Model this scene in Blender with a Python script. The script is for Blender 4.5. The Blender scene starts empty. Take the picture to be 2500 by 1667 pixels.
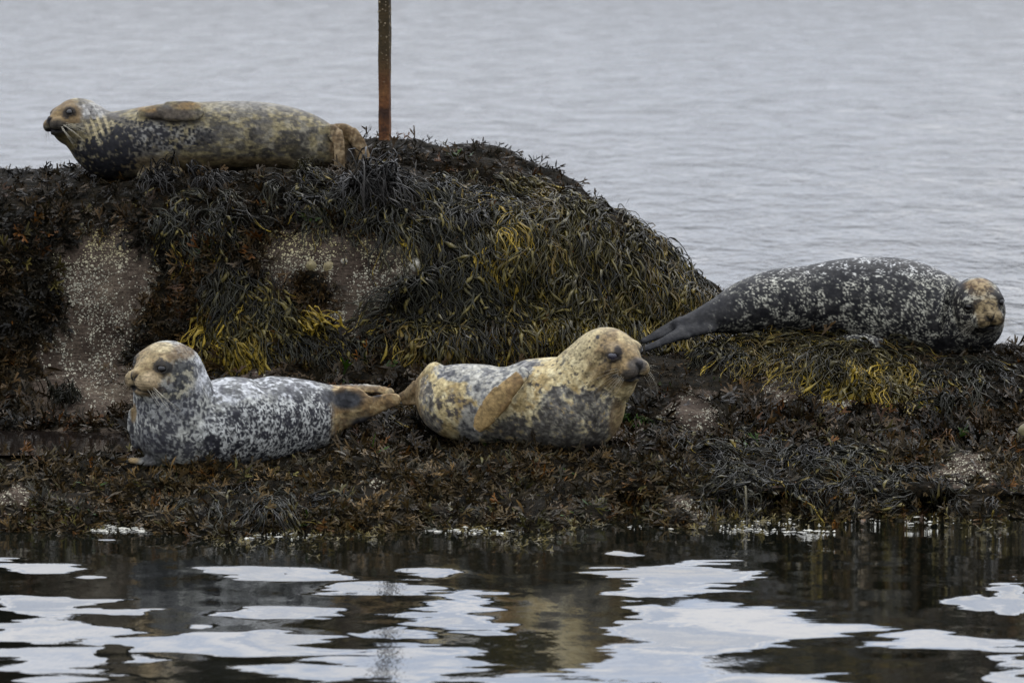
import bpy, math, random
import numpy as np
from mathutils import Vector
rng = np.random.default_rng(11)
R = math.radians

# ------------------------------------------------------------------ camera, world, sun, exposure
FPX, CAMH = 11770.0, 2.53            # focal length in source pixels (2500 wide), eye height above the water
PITCH = math.atan((833.5 + 200.0) / FPX)
SC = bpy.context.scene
COL = SC.collection
cam_d = bpy.data.cameras.new('camera'); cam = bpy.data.objects.new('camera', cam_d); COL.objects.link(cam)
cam.location = (0, 0, CAMH); cam.rotation_euler = (math.pi / 2 - PITCH, 0, 0)
cam_d.sensor_fit = 'HORIZONTAL'; cam_d.sensor_width = 36; cam_d.lens = 36 * FPX / 2500
cam_d.clip_start = 0.5; cam_d.clip_end = 20000
cam_d.dof.use_dof = True; cam_d.dof.focus_distance = 22.0; cam_d.dof.aperture_fstop = 5.6
SC.camera = cam

SUN_EL, SUN_AZ = R(52), R(25)         # azimuth from +Y (away from the camera) towards +X
wd = bpy.data.worlds.new('World'); SC.world = wd; wd.use_nodes = True
nt = wd.node_tree; nt.nodes.clear()
def N(t, **kw):
    n = nt.nodes.new(t)
    for k, v in kw.items(): setattr(n, k, v)
    return n
sky = N('ShaderNodeTexSky'); sky.sky_type = 'NISHITA'; sky.sun_disc = False
sky.sun_elevation = SUN_EL; sky.sun_rotation = SUN_AZ
tc = N('ShaderNodeTexCoord'); sep = N('ShaderNodeSeparateXYZ'); nt.links.new(tc.outputs['Generated'], sep.inputs[0])
mz = N('ShaderNodeMath', operation='MAXIMUM'); mz.inputs[1].default_value = 0.0; nt.links.new(sep.outputs['Z'], mz.inputs[0])
# overcast luminance (1 + 2 sin e) / 3
ma = N('ShaderNodeMath', operation='MULTIPLY_ADD'); ma.inputs[1].default_value = 1.75; ma.inputs[2].default_value = 0.62
nt.links.new(mz.outputs[0], ma.inputs[0])
mp = N('ShaderNodeMapping'); mp.inputs['Scale'].default_value = (1.0, 1.0, 3.2); nt.links.new(tc.outputs['Generated'], mp.inputs[0])
cn = N('ShaderNodeTexNoise'); cn.inputs['Scale'].default_value = 7.5; cn.inputs['Detail'].default_value = 6; cn.inputs['Roughness'].default_value = 0.55
nt.links.new(mp.outputs[0], cn.inputs['Vector'])
cr = N('ShaderNodeValToRGB'); cr.color_ramp.elements[0].position = 0.38; cr.color_ramp.elements[1].position = 0.63
cr.color_ramp.elements[0].color = (9.1, 10.2, 12.4, 1); cr.color_ramp.elements[1].color = (15.5, 15.4, 15.6, 1)
nt.links.new(cn.outputs['Fac'], cr.inputs[0])
vm = N('ShaderNodeVectorMath', operation='SCALE'); nt.links.new(cr.outputs[0], vm.inputs[0]); nt.links.new(ma.outputs[0], vm.inputs['Scale'])
mx = N('ShaderNodeMix', data_type='RGBA'); mx.inputs['Factor'].default_value = 0.93
nt.links.new(sky.outputs[0], mx.inputs['A']); nt.links.new(vm.outputs[0], mx.inputs['B'])
bg = N('ShaderNodeBackground'); bg.inputs['Strength'].default_value = 0.10; nt.links.new(mx.outputs['Result'], bg.inputs[0])
wo = N('ShaderNodeOutputWorld'); nt.links.new(bg.outputs[0], wo.inputs[0])

sd = bpy.data.lights.new('sun', 'SUN'); sun = bpy.data.objects.new('sun', sd); COL.objects.link(sun)
sd.energy = 0.9; sd.angle = R(22); sd.color = (1.0, 0.95, 0.88)
to_sun = Vector((math.sin(SUN_AZ) * math.cos(SUN_EL), math.cos(SUN_AZ) * math.cos(SUN_EL), math.sin(SUN_EL)))
sun.rotation_euler = to_sun.to_track_quat('Z', 'Y').to_euler(); sun.location = (3, 30, 15)
SC.view_settings.view_transform = 'Standard'; SC.view_settings.look = 'None'
SC.view_settings.exposure = 0.3; SC.view_settings.gamma = 1.0; SC.view_settings.use_curve_mapping = False

# ------------------------------------------------------------------ measuring helpers
CP, SP = math.cos(PITCH), math.sin(PITCH)
def unproj(px, py, Y):
    """world point at depth Y seen at source pixel (px, py)"""
    px, py, Y = np.broadcast_arrays(np.asarray(px, float), np.asarray(py, float), np.asarray(Y, float))
    b = -(py - 833.5) / FPX
    t = Y / (CP + b * SP)
    return np.stack([(px - 1250) / FPX * t, Y, CAMH + (-SP + b * CP) * t], -1)
def proj(P):
    d = P - np.array([0, 0, CAMH])
    fw = d[..., 1] * CP - d[..., 2] * SP; up = d[..., 1] * SP + d[..., 2] * CP
    return 1250 + FPX * d[..., 0] / fw, 833.5 - FPX * up / fw
def nrm(v): return v / np.maximum(np.linalg.norm(v, axis=-1, keepdims=True), 1e-9)
def sst(a, b, x):
    t = np.clip((x - a) / (b - a), 0, 1); return t * t * (3 - 2 * t)

# numpy noise
_perm = np.random.default_rng(5).permutation(4096)
_val = np.random.default_rng(6).random(4096) * 2 - 1
def _h(i, j, k): return _perm[(_perm[(_perm[i & 4095] + j) & 4095] + k) & 4095]
def vnoise(P):
    F = np.floor(P).astype(int); f = P - F; f = f * f * f * (f * (f * 6 - 15) + 10)
    i, j, k = F[..., 0], F[..., 1], F[..., 2]; r = 0
    for a in (0, 1):
        wa = f[..., 0] if a else 1 - f[..., 0]
        for b in (0, 1):
            wb = f[..., 1] if b else 1 - f[..., 1]
            for c in (0, 1):
                wc = f[..., 2] if c else 1 - f[..., 2]
                r = r + _val[_h(i + a, j + b, k + c)] * wa * wb * wc
    return r
def fbm(P, o=4, g=0.5):
    a, s, r = 1.0, 0.0, 0
    for q in range(o):
        r = r + a * vnoise(P * 2 ** q + 17.3 * q); s += a; a *= g
    return r / s
def worley(P):
    F = np.floor(P).astype(int); d1 = np.full(P.shape[:-1], 9.0); d2 = d1.copy()
    for a in (-1, 0, 1):
        for b in (-1, 0, 1):
            for c in (-1, 0, 1):
                C = F + np.array([a, b, c]); h = _h(C[..., 0], C[..., 1], C[..., 2])
                o = np.stack([_val[h], _val[(h + 911) & 4095], _val[(h + 2033) & 4095]], -1) * 0.42 + 0.5
                d = np.linalg.norm(C + o - P, axis=-1)
                d2 = np.where(d < d1, d1, np.minimum(d2, d)); d1 = np.minimum(d1, d)
    return d1, d2

# ------------------------------------------------------------------ object helpers
def mesh_obj(name, V, Q, mat, parent=None, col=None, smooth=True, attrs=None):
    """Q: (m,3) or (m,4) index array, or a list of such arrays"""
    me = bpy.data.meshes.new(name)
    V = np.ascontiguousarray(V, dtype=np.float32).reshape(-1, 3)
    Qs = Q if isinstance(Q, list) else [Q]
    loops = np.concatenate([q.reshape(-1) for q in Qs]).astype(np.int32)
    cnt = np.concatenate([np.full(len(q), q.shape[1]) for q in Qs])
    st = np.concatenate([[0], np.cumsum(cnt)[:-1]]).astype(np.int32)
    me.vertices.add(len(V)); me.vertices.foreach_set('co', V.ravel())
    me.loops.add(len(loops)); me.loops.foreach_set('vertex_index', loops)
    me.polygons.add(len(cnt)); me.polygons.foreach_set('loop_start', st)
    try: me.polygons.foreach_set('loop_total', cnt.astype(np.int32))
    except Exception: pass
    me.update(calc_edges=True)
    if smooth: me.polygons.foreach_set('use_smooth', np.ones(len(cnt), bool))
    if col is not None:
        a = me.color_attributes.new('col', 'FLOAT_COLOR', 'POINT')
        c4 = np.ones((len(V), 4), np.float32); c4[:, :3] = col; a.data.foreach_set('color', c4.ravel())
    for k, v in (attrs or {}).items():
        a = me.attributes.new(k, 'FLOAT_VECTOR', 'POINT'); a.data.foreach_set('vector', np.ascontiguousarray(v, dtype=np.float32).ravel())
    if mat: me.materials.append(mat)
    o = bpy.data.objects.new(name, me); COL.objects.link(o)
    if parent is not None: o.parent = parent
    return o
def tag(o, label=None, cat=None, group=None, kind=None):
    for k, v in (('label', label), ('category', cat), ('group', group), ('kind', kind)):
        if v: o[k] = v
    return o
def empty(name, loc=(0, 0, 0)):
    o = bpy.data.objects.new(name, None); COL.objects.link(o); o.location = loc; o.empty_display_size = 0.1
    return o
def grid_quads(nu, nv):
    i = np.arange(nu * nv).reshape(nu, nv)
    return np.stack([i[:-1, :-1], i[1:, :-1], i[1:, 1:], i[:-1, 1:]], -1).reshape(-1, 4)

# ------------------------------------------------------------------ materials
class Mat:
    def __init__(s, name):
        s.m = bpy.data.materials.new(name); s.m.use_nodes = True; s.t = s.m.node_tree
        s.p = s.t.nodes['Principled BSDF']
    def n(s, t, **kw):
        n = s.t.nodes.new(t)
        for k, v in kw.items(): setattr(n, k, v)
        return n
    def l(s, a, b): s.t.links.new(a, b)
    def noise(s, scale, detail=4, rough=0.5, vec=None, dist=0.0):
        n = s.n('ShaderNodeTexNoise'); n.inputs['Scale'].default_value = scale; n.inputs['Detail'].default_value = detail
        n.inputs['Roughness'].default_value = rough; n.inputs['Distortion'].default_value = dist
        if vec is not None: s.l(vec, n.inputs['Vector'])
        return n
    def coord(s, scale=(1, 1, 1), kind='Object'):
        c = s.n('ShaderNodeTexCoord'); m = s.n('ShaderNodeMapping'); m.inputs['Scale'].default_value = scale
        s.l(c.outputs[kind], m.inputs[0]); return m.outputs[0]
    def ramp(s, fac, stops):
        r = s.n('ShaderNodeValToRGB'); e = r.color_ramp.elements
        while len(e) < len(stops): e.new(0.5)
        for q, (pos, c) in zip(e, stops): q.position = pos; q.color = (*c, 1)
        s.l(fac, r.inputs[0]); return r.outputs[0]
    def mix(s, a, b, fac, mode='MIX'):
        m = s.n('ShaderNodeMix', data_type='RGBA', blend_type=mode)
        for sock, v in ((m.inputs['A'], a), (m.inputs['B'], b), (m.inputs['Factor'], fac)):
            if hasattr(v, 'links'): s.l(v, sock)
            elif isinstance(v, (int, float)): sock.default_value = v
            else: sock.default_value = (*v, 1)
        return m.outputs['Result']
    def bump(s, h, strength, dist, normal=None):
        b = s.n('ShaderNodeBump'); b.inputs['Strength'].default_value = strength; b.inputs['Distance'].default_value = dist
        s.l(h, b.inputs['Height'])
        if normal is not None: s.l(normal, b.inputs['Normal'])
        return b.outputs[0]
    def setp(s, **kw):
        for k, v in kw.items():
            i = s.p.inputs[k.replace('_', ' ')]
            if hasattr(v, 'links'): s.l(v, i)
            else: i.default_value = (*v, 1) if isinstance(v, tuple) and len(v) == 3 and i.type == 'RGBA' else v

def rock_material():
    m = Mat('barnacled_rock'); v = m.coord()
    n1 = m.noise(5, 6, 0.6, v); n2 = m.noise(60, 5, 0.65, v); vs = m.coord((4, 4, 40)); n3 = m.noise(2.2, 5, 0.6, vs, 1.2)
    c = m.ramp(n1.outputs['Fac'], [(0.3, (0.028, 0.020, 0.015)), (0.55, (0.076, 0.060, 0.045)), (0.8, (0.120, 0.098, 0.070))])
    c = m.mix(c, m.ramp(n2.outputs['Fac'], [(0.35, (0.35, 0.33, 0.32)), (0.7, (1.15, 1.12, 1.1))]), 0.8, 'MULTIPLY')
    c = m.mix(c, m.ramp(n3.outputs['Fac'], [(0.42, (0.45, 0.42, 0.42)), (0.55, (1, 1, 1))]), 0.6, 'MULTIPLY')
    b = m.bump(n2.outputs['Fac'], 0.9, 0.010); b = m.bump(n3.outputs['Fac'], 0.9, 0.022, b)
    at = m.n('ShaderNodeAttribute'); at.attribute_name = 'col'; n4 = m.noise(26, 5, 0.7, v)
    c = m.mix(c, m.ramp(n4.outputs['Fac'], [(0.35, (0.003, 0.003, 0.0025)), (0.55, (0.009, 0.007, 0.004)), (0.75, (0.020, 0.013, 0.006))]), at.outputs['Fac'])
    m.setp(Base_Color=c, Roughness=0.8, Specular_IOR_Level=0.03, Normal=b); return m.m
def weed_material(name, rough, grain=220, spec=0.08):
    m = Mat(name); a = m.n('ShaderNodeAttribute'); a.attribute_name = 'col'
    v = m.coord(); n = m.noise(grain, 3, 0.6, v); n2 = m.noise(18, 3, 0.6, v)
    c = m.mix(a.outputs['Color'], m.ramp(n.outputs['Fac'], [(0.3, (0.55, 0.55, 0.55)), (0.7, (1.3, 1.3, 1.3))]), 1.0, 'MULTIPLY')
    rr = m.n('ShaderNodeMapRange'); rr.inputs['To Min'].default_value = rough - 0.12; rr.inputs['To Max'].default_value = rough + 0.2
    m.l(n2.outputs['Fac'], rr.inputs['Value'])
    m.setp(Base_Color=c, Roughness=rr.outputs[0], Specular_IOR_Level=spec, Normal=m.bump(n.outputs['Fac'], 0.35, 0.002)); return m.m
def coat_material():
    m = Mat('seal_coat'); a = m.n('ShaderNodeAttribute'); a.attribute_name = 'col'
    v = m.coord((1, 1, 1)); vs = m.coord((45, 45, 300)); n = m.noise(1.0, 4, 0.65, vs, 0.4); n2 = m.noise(160, 4, 0.7, v)
    c = m.mix(a.outputs['Color'], m.ramp(n.outputs['Fac'], [(0.3, (0.72, 0.72, 0.72)), (0.7, (1.18, 1.18, 1.18))]), 0.8, 'MULTIPLY')
    c = m.mix(c, m.ramp(n2.outputs['Fac'], [(0.3, (0.7, 0.7, 0.7)), (0.7, (1.2, 1.2, 1.2))]), 0.8, 'MULTIPLY')
    b = m.bump(n.outputs['Fac'], 0.35, 0.003); b = m.bump(n2.outputs['Fac'], 0.35, 0.002, b)
    m.setp(Base_Color=c, Roughness=0.58, Specular_IOR_Level=0.12, Normal=b); return m.m
def plain(name, colr, rough=0.5, spec=0.5):
    m = Mat(name); v = m.coord(); n = m.noise(90, 4, 0.6, v)
    c = m.mix(colr, m.ramp(n.outputs['Fac'], [(0.3, (0.75, 0.75, 0.75)), (0.7, (1.2, 1.2, 1.2))]), 0.8, 'MULTIPLY')
    m.setp(Base_Color=c, Roughness=rough, Specular_IOR_Level=spec); return m.m
def attr_mat(name, rough=0.6):
    m = Mat(name); a = m.n('ShaderNodeAttribute'); a.attribute_name = 'col'; v = m.coord(); n = m.noise(300, 3, 0.6, v)
    c = m.mix(a.outputs['Color'], m.ramp(n.outputs['Fac'], [(0.3, (0.7, 0.7, 0.7)), (0.7, (1.2, 1.2, 1.2))]), 0.8, 'MULTIPLY')
    m.setp(Base_Color=c, Roughness=rough); return m.m
def water_material():
    m = Mat('sea_water'); a = m.n('ShaderNodeAttribute'); a.attribute_name = 'wave'
    g = m.n('ShaderNodeNewGeometry'); sp = m.n('ShaderNodeSeparateXYZ'); m.l(g.outputs['Position'], sp.inputs[0])
    # open water behind the rocks is rougher than the sheltered water in front
    far = m.n('ShaderNodeMapRange', interpolation_type='SMOOTHSTEP'); far.inputs['From Min'].default_value = 20.5; far.inputs['From Max'].default_value = 25
    m.l(sp.outputs['Y'], far.inputs['Value'])
    v1 = m.coord((2.0, 0.75, 1)); n1 = m.noise(1.1, 5, 0.55, v1, 0.4); n2 = m.noise(5.0, 3, 0.5, v1, 0.2)
    add = m.n('ShaderNodeMath', operation='MULTIPLY_ADD'); m.l(n2.outputs['Fac'], add.inputs[0]); add.inputs[1].default_value = 0.28; m.l(n1.outputs['Fac'], add.inputs[2])
    mul = m.n('ShaderNodeMath', operation='MULTIPLY'); m.l(add.outputs[0], mul.inputs[0]); m.l(far.outputs[0], mul.inputs[1])
    b = m.bump(mul.outputs[0], 1.0, 0.95, a.outputs['Vector'])
    n4 = m.noise(22, 3, 0.55, v1)
    b = m.bump(n4.outputs['Fac'], 1.0, 0.0006, b)
    rg = m.n('ShaderNodeMapRange'); rg.inputs['To Min'].default_value = 0.03; rg.inputs['To Max'].default_value = 0.17; m.l(far.outputs[0], rg.inputs['Value'])   # wavelets too small to see
    fr = m.n('ShaderNodeMapRange'); fr.inputs['From Min'].default_value = 25; fr.inputs['From Max'].default_value = 150; fr.inputs['To Min'].default_value = 0; fr.inputs['To Max'].default_value = 0.17; m.l(sp.outputs['Y'], fr.inputs['Value'])
    ra = m.n('ShaderNodeMath', operation='ADD'); m.l(rg.outputs[0], ra.inputs[0]); m.l(fr.outputs[0], ra.inputs[1])
    wn = m.noise(1.0, 5, 0.65, m.coord((1.3, 0.42, 1)), 0.6)      # wind patches
    wr = m.n('ShaderNodeMapRange'); wr.inputs['From Min'].default_value = 0.3; wr.inputs['From Max'].default_value = 0.7; wr.inputs['To Min'].default_value = -0.13; wr.inputs['To Max'].default_value = 0.16; m.l(wn.outputs['Fac'], wr.inputs['Value'])
    wm = m.n('ShaderNodeMath', operation='MULTIPLY_ADD'); m.l(wr.outputs[0], wm.inputs[0]); m.l(far.outputs[0], wm.inputs[1]); m.l(ra.outputs[0], wm.inputs[2]); wm.use_clamp = True
    io = m.n('ShaderNodeMapRange'); io.inputs['To Min'].default_value = 1.7; io.inputs['To Max'].default_value = 1.52; m.l(far.outputs[0], io.inputs['Value'])
    m.setp(Base_Color=(0.003, 0.0035, 0.0025), Roughness=wm.outputs[0], IOR=io.outputs[0], Normal=b); return m.m
M = dict(rock=rock_material(), turf=weed_material('wrack_frond', 0.30), knot=weed_material('knotted_wrack', 0.22, 160, 0.085),
         coat=coat_material(), eye=plain('seal_eye', (0.003, 0.0026, 0.0026), 0.04, 0.5), eye_glint=plain('eye_painted_glint', (0.020, 0.018, 0.026), 0.10, 0.6),  # second eye: pale lavender reflection put into its base colour
         whisker=plain('whisker', (0.45, 0.41, 0.32), 0.5), barn=attr_mat('barnacle_shell', 0.75), water=water_material(),
         foam=attr_mat('foam_fleck', 0.5), claw=plain('claw', (0.02, 0.016, 0.012), 0.35))

# ------------------------------------------------------------------ rocks: lofted from rows (pixel column, row height, depth)
class Loft: pass
def loft(name, x0, x1, rows, res=0.015, ustep=8, disp=(0.030, 0.012), seed=0.0):
    """rows: list of (mode, [(px, value, Y)...]); mode 'p' value = pixel row, 'z' value = height in metres"""
    u = np.arange(x0, x1 + 1, ustep).astype(float)
    K = []
    for mode, pts in rows:
        a = np.array(pts, float); val = np.interp(u, a[:, 0], a[:, 1]); Y = np.interp(u, a[:, 0], a[:, 2])
        ker = np.hanning(9); ker /= ker.sum()
        sm = lambda q: np.convolve(np.pad(q, 4, 'edge'), ker, 'valid')
        val, Y = sm(val), sm(Y)
        if mode == 'p': K.append(unproj(u, val, Y))
        else: K.append(np.stack([(u - 1250) / FPX * Y, Y, val], -1))
    K = np.stack(K)                                     # rows, u, 3
    out = []
    nr = len(K)
    for k in range(nr - 1):
        p0, p1, p2, p3 = K[max(k - 1, 0)], K[k], K[k + 1], K[min(k + 2, nr - 1)]
        n = max(2, int(np.linalg.norm(p2 - p1, axis=-1).mean() / res))
        for t in np.arange(n) / n:
            out.append(0.5 * (2 * p1 + (p2 - p0) * t + (2 * p0 - 5 * p1 + 4 * p2 - p3) * t * t + (3 * p1 - p0 - 3 * p2 + p3) * t ** 3))
    out.append(K[-1])
    P = np.stack(out)                                    # v, u, 3   (v runs from back/top to front/bottom)
    def normals(P):
        du = np.gradient(P, axis=1); dv = np.gradient(P, axis=0); n = np.cross(dv, du); n = nrm(n)
        return n
    n = normals(P)
    if n[len(n) // 2, :, 1].mean() > 0.3 or n[..., 2].mean() < 0: n = -n; flip = True
    else: flip = False
    d = disp[0] * fbm(P * 3.1 + seed, 3) * 1.6 + disp[1] * fbm(P * 11 + seed, 3) * 1.6
    P = P + n * d[..., None]
    n = normals(P); n = -n if flip else n
    L = Loft(); L.P, L.n, L.name = P, n, name; L.nv, L.nu = P.shape[:2]
    q = grid_quads(L.nv, L.nu)
    if flip: q = q
    else: q = q[:, ::-1]
    L.q = q
    L.lv = np.linalg.norm(np.gradient(P, axis=0), axis=-1); L.lu = np.linalg.norm(np.gradient(P, axis=1), axis=-1)
    return L
def samp(A, v, u):
    nv, nu = A.shape[:2]
    v = np.clip(v, 0, nv - 1.001); u = np.clip(u, 0, nu - 1.001); i = v.astype(int); j = u.astype(int)
    f = (v - i)[..., None]; g = (u - j)[..., None]
    if A.ndim == 2: f, g = f[..., 0], g[..., 0]
    return A[i, j] * (1 - f) * (1 - g) + A[i + 1, j] * f * (1 - g) + A[i, j + 1] * (1 - f) * g + A[i + 1, j + 1] * f * g

def line(pts, Y): return [(x, y, Y) for x, y in pts]
crest = [(-200, 470), (0, 458), (100, 462), (200, 446), (300, 440), (400, 434), (600, 420), (800, 424), (900, 428), (1000, 440), (1100, 464), (1200, 486), (1300, 490),
         (1400, 484), (1460, 486), (1520, 527), (1580, 567), (1630, 612), (1680, 650), (1730, 690), (1770, 716), (1800, 760), (1850, 850)]
base = [(-200, 1010), (0, 1000), (300, 990), (450, 940), (600, 925), (800, 915), (1000, 895), (1250, 885), (1450, 880), (1600, 872), (1750, 865), (1850, 880)]
def between(t, Yo):
    xs = np.arange(-200, 1851, 50)
    c = np.interp(xs, *zip(*crest)); b = np.interp(xs, *zip(*base))
    return [(x, cc + (bb - cc) * t, Yo + 0.10 * math.sin(x / 210.0) + 0.38 * sst(1300, 1720, x) + (0.22 * sst(1300, 1780, x) if t < 0.3 else 0.1 * sst(1300, 1780, x))) for x, cc, bb in zip(xs, c, b)]
back_rock = loft('rock_outcrop', -200, 1840, [
    ('z', [(-200, -0.3, 24.9), (1850, -0.3, 24.6)]), ('z', [(-200, 0.7, 24.5), (1200, 0.8, 24.3), (1850, 0.2, 24.1)]),
    ('z', [(-200, 1.22, 24.0), (0, 1.24, 24.0), (900, 1.33, 23.9), (1250, 1.12, 23.9), (1500, 1.02, 23.7), (1700, 0.66, 23.5), (1850, 0.2, 23.5)]),
    ('p', between(0.0, 23.05)), ('p', between(0.10, 22.78)), ('p', between(0.3, 22.55)), ('p', between(0.55, 22.42)),
    ('p', between(0.8, 22.30)), ('p', between(1.0, 22.12)), ('z', [(-200, -0.2, 21.9), (1850, -0.2, 21.9)])], seed=3.0)
dome = [(480, 440), (600, 425), (700, 400), (800, 350), (860, 338), (925, 334), (1000, 334), (1040, 343), (1090, 353), (1150, 354), (1200, 364), (1250, 385), (1300, 410), (1350, 430), (1400, 452), (1430, 480), (1470, 530)]
dome_rock = loft('rock_dome', 480, 1464, [
    ('z', [(480, 0.3, 25.0), (1470, 0.3, 25.0)]), ('z', [(480, 1.0, 24.75), (900, 1.2, 24.75), (1470, 0.9, 24.75)]),
    ('p', [(x, y, 24.3) for x, y in dome]), ('p', [(x, y + 25, 23.95) for x, y in dome]), ('p', [(x, y * 0.5 + 235, 23.6) for x, y in dome]),
    ('z', [(480, 0.9, 23.3), (1470, 0.9, 23.3)])], seed=9.0)
rc = [(1420, 940), (1500, 900), (1560, 880), (1650, 868), (1750, 850), (1850, 834), (1950, 826), (2050, 830), (2150, 850), (2250, 872), (2350, 872), (2430, 862), (2500, 864), (2600, 880), (2750, 930)]
rb = [(1420, 1000), (1560, 1010), (1700, 1040), (1900, 1060), (2200, 1080), (2500, 1100), (2750, 1120)]
def rbet(t, Y):
    xs = np.arange(1420, 2751, 45); c = np.interp(xs, *zip(*rc)); b = np.interp(xs, *zip(*rb))
    return [(x, cc + (bb - cc) * t, Y + 0.07 * math.sin(x / 150.0) * (t > 0.1)) for x, cc, bb in zip(xs, c, b)]
right_rock = loft('rock_hump', 1420, 2750, [
    ('z', [(1420, -0.3, 24.1), (2750, -0.3, 24.1)]), ('z', [(1420, 0.2, 23.7), (1800, 0.42, 23.7), (2300, 0.30, 23.7), (2750, 0.2, 23.7)]),
    ('p', [(x, y - 6, 23.1) for x, y in rc]), ('p', rbet(0, 22.55)), ('p', rbet(0.3, 22.12)), ('p', rbet(0.65, 21.8)), ('p', rbet(1.0, 21.45)),
    ('z', [(1420, -0.2, 21.2), (2750, -0.2, 21.2)])], seed=5.0)
def lrow(dy, Y, wob=0.06):
    return [(x, 0, 0) for x in ()]
WL = [(-250, 1292), (0, 1292), (150, 1292), (400, 1300), (560, 1318), (700, 1316), (900, 1300), (1100, 1292), (1350, 1296), (1500, 1278), (1700, 1274), (2000, 1270), (2300, 1264), (2500, 1262), (2800, 1262)]
WL = [(x, float(np.interp(x, *zip(*WL)) + 9 * math.sin(x / 63.0) + 7 * math.sin(x / 29.0 + 1))) for x in range(-250, 2801, 12)]
def wl(dz, dY): return [(x, dz, CAMH * FPX / (y + 200) + dY) for x, y in WL]
ledge = loft('rock_ledge', -240, 2760, [
    ('z', [(-240, 0.1, 22.7), (2760, 0.1, 22.7)]),
    ('z', [(-240, 0.40, 22.3), (300, 0.42, 22.3), (900, 0.50, 22.3), (1400, 0.50, 22.3), (2000, 0.4, 22.3), (2760, 0.4, 22.3)]),
    ('p', [(-240, 1030, 21.75), (0, 1030, 21.75), (300, 1034, 21.75), (600, 1010, 21.7), (900, 985, 21.6), (1250, 985, 21.6), (1600, 1010, 21.6), (2100, 1055, 21.5), (2760, 1080, 21.5)]),
    ('p', [(-240, 1112, 21.3), (0, 1112, 21.3), (270, 1108, 21.3), (400, 1085, 21.2), (500, 1085, 21.2), (800, 1080, 21.1), (1250, 1065, 21.15), (1600, 1070, 21.15), (2100, 1095, 21.1), (2760, 1120, 21.1)]),
    ('p', [(-240, 1104, 20.75), (0, 1104, 20.75), (330, 1108, 20.75), (600, 1130, 20.7), (900, 1130, 20.6), (1250, 1120, 20.65), (1600, 1120, 20.75), (2100, 1145, 20.8), (2760, 1165, 20.8)]),
    ('p', [(-240, 1190, 20.4), (0, 1185, 20.4), (400, 1190, 20.35), (700, 1195, 20.3), (1100, 1185, 20.35), (1500, 1185, 20.4), (2000, 1195, 20.45), (2760, 1205, 20.45)]),
    ('z', wl(0.065, 0.16)), ('z', wl(0.0, 0.0)), ('z', wl(-0.25, -0.45))], disp=(0.038, 0.020), seed=1.0)
LOFTS = [back_rock, dome_rock, right_rock, ledge]
for L, lab in ((back_rock, 'large steep boulder draped in dark seaweed with bare barnacled patches'), (dome_rock, 'rounded weed covered top of the rock behind the rusty post'),
               (right_rock, 'low weed covered hump of rock under the black spotted seal'), (ledge, 'flat low shelf of rock along the waterline under the two front seals')):
    L.lab = lab

# visible-surface lookup: source pixel -> (rock, v, u)
CELL = 4; MX0, MY0, MW, MH = -240, 200, 3000 // CELL, 1160 // CELL
best = np.full((MH, MW), 1e9); idL = np.full((MH, MW), -1); idv = np.zeros((MH, MW), int); idu = np.zeros((MH, MW), int)
for li, L in enumerate(LOFTS):
    for dv in (0.0, 0.5):
        for du in (0.0, 0.5):
            vv, uu = np.meshgrid(np.arange(L.nv - 1) + dv, np.arange(L.nu - 1) + du, indexing='ij')
            P = samp(L.P, vv, uu); px, py = proj(P)
            a = ((py - MY0) / CELL).astype(int).ravel(); b = ((px - MX0) / CELL).astype(int).ravel(); Y = P[..., 1].ravel()
            ok = (a >= 0) & (a < MH) & (b >= 0) & (b < MW) & (P[..., 2].ravel() > -0.02)
            a, b, Y = a[ok], b[ok], Y[ok]; vi = vv.astype(int).ravel()[ok]; ui = uu.astype(int).ravel()[ok]
            o = np.argsort(-Y); a, b, Y, vi, ui = a[o], b[o], Y[o], vi[o], ui[o]
            better = Y < best[a, b] + 1e-9
            a, b, Y, vi, ui = a[better], b[better], Y[better], vi[better], ui[better]
            best[a, b] = Y; idL[a, b] = li; idv[a, b] = vi; idu[a, b] = ui
def lookup(px, py):
    a = np.clip(((py - MY0) / CELL).astype(int), 0, MH - 1); b = np.clip(((px - MX0) / CELL).astype(int), 0, MW - 1)
    return idL[a, b], idv[a, b] + rng.random(px.shape), idu[a, b] + rng.random(px.shape)

# bare patches of rock (source pixels): cx, cy, rx, ry
BARE = [(262, 645, 130, 92), (250, 760, 100, 100), (205, 880, 120, 95), (225, 965, 125, 55), (310, 600, 60, 40), (790, 612, 150, 58), (940, 632, 120, 68), (885, 720, 78, 100),
        (690, 665, 38, 60), (850, 775, 55, 50), (640, 505, 32, 18), (630, 900, 60, 35), (1690, 1010, 85, 48), (1925, 955, 50, 32), (2025, 985, 42, 25), (2365, 1150, 68, 32), (1690, 1236, 48, 20),
        (920, 1180, 38, 11), (25, 1205, 45, 22), (1010, 690, 40, 40), (440, 950, 70, 40)]
def bare(px, py):
    w = np.stack([px / 45, py / 45, px * 0], -1); ox = fbm(w, 3) * 38; oy = fbm(w + 40, 3) * 38
    r = np.full(px.shape, 9.0)
    for cx, cy, rx, ry in BARE: r = np.minimum(r, ((px + ox - cx) / rx) ** 2 + ((py + oy - cy) / ry) ** 2)
    q = np.maximum(np.abs(px - 30) / 300, np.abs(py - 1073 - 6 * np.sin(px / 40)) / 27)      # the pool
    return np.minimum(np.sqrt(r), np.where((px < 330), q, 9))          # < 1 inside

for L in LOFTS:      # film of small dark weed wherever the rock is not bare
    bx, by = proj(L.P); wm = sst(0.97, 1.04, bare(bx, by)).reshape(-1, 1)
    L.obj = mesh_obj(L.name, L.P, L.q, M['rock'], col=np.repeat(wm, 3, 1)); tag(L.obj, L.lab, 'rock', kind='structure')
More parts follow.
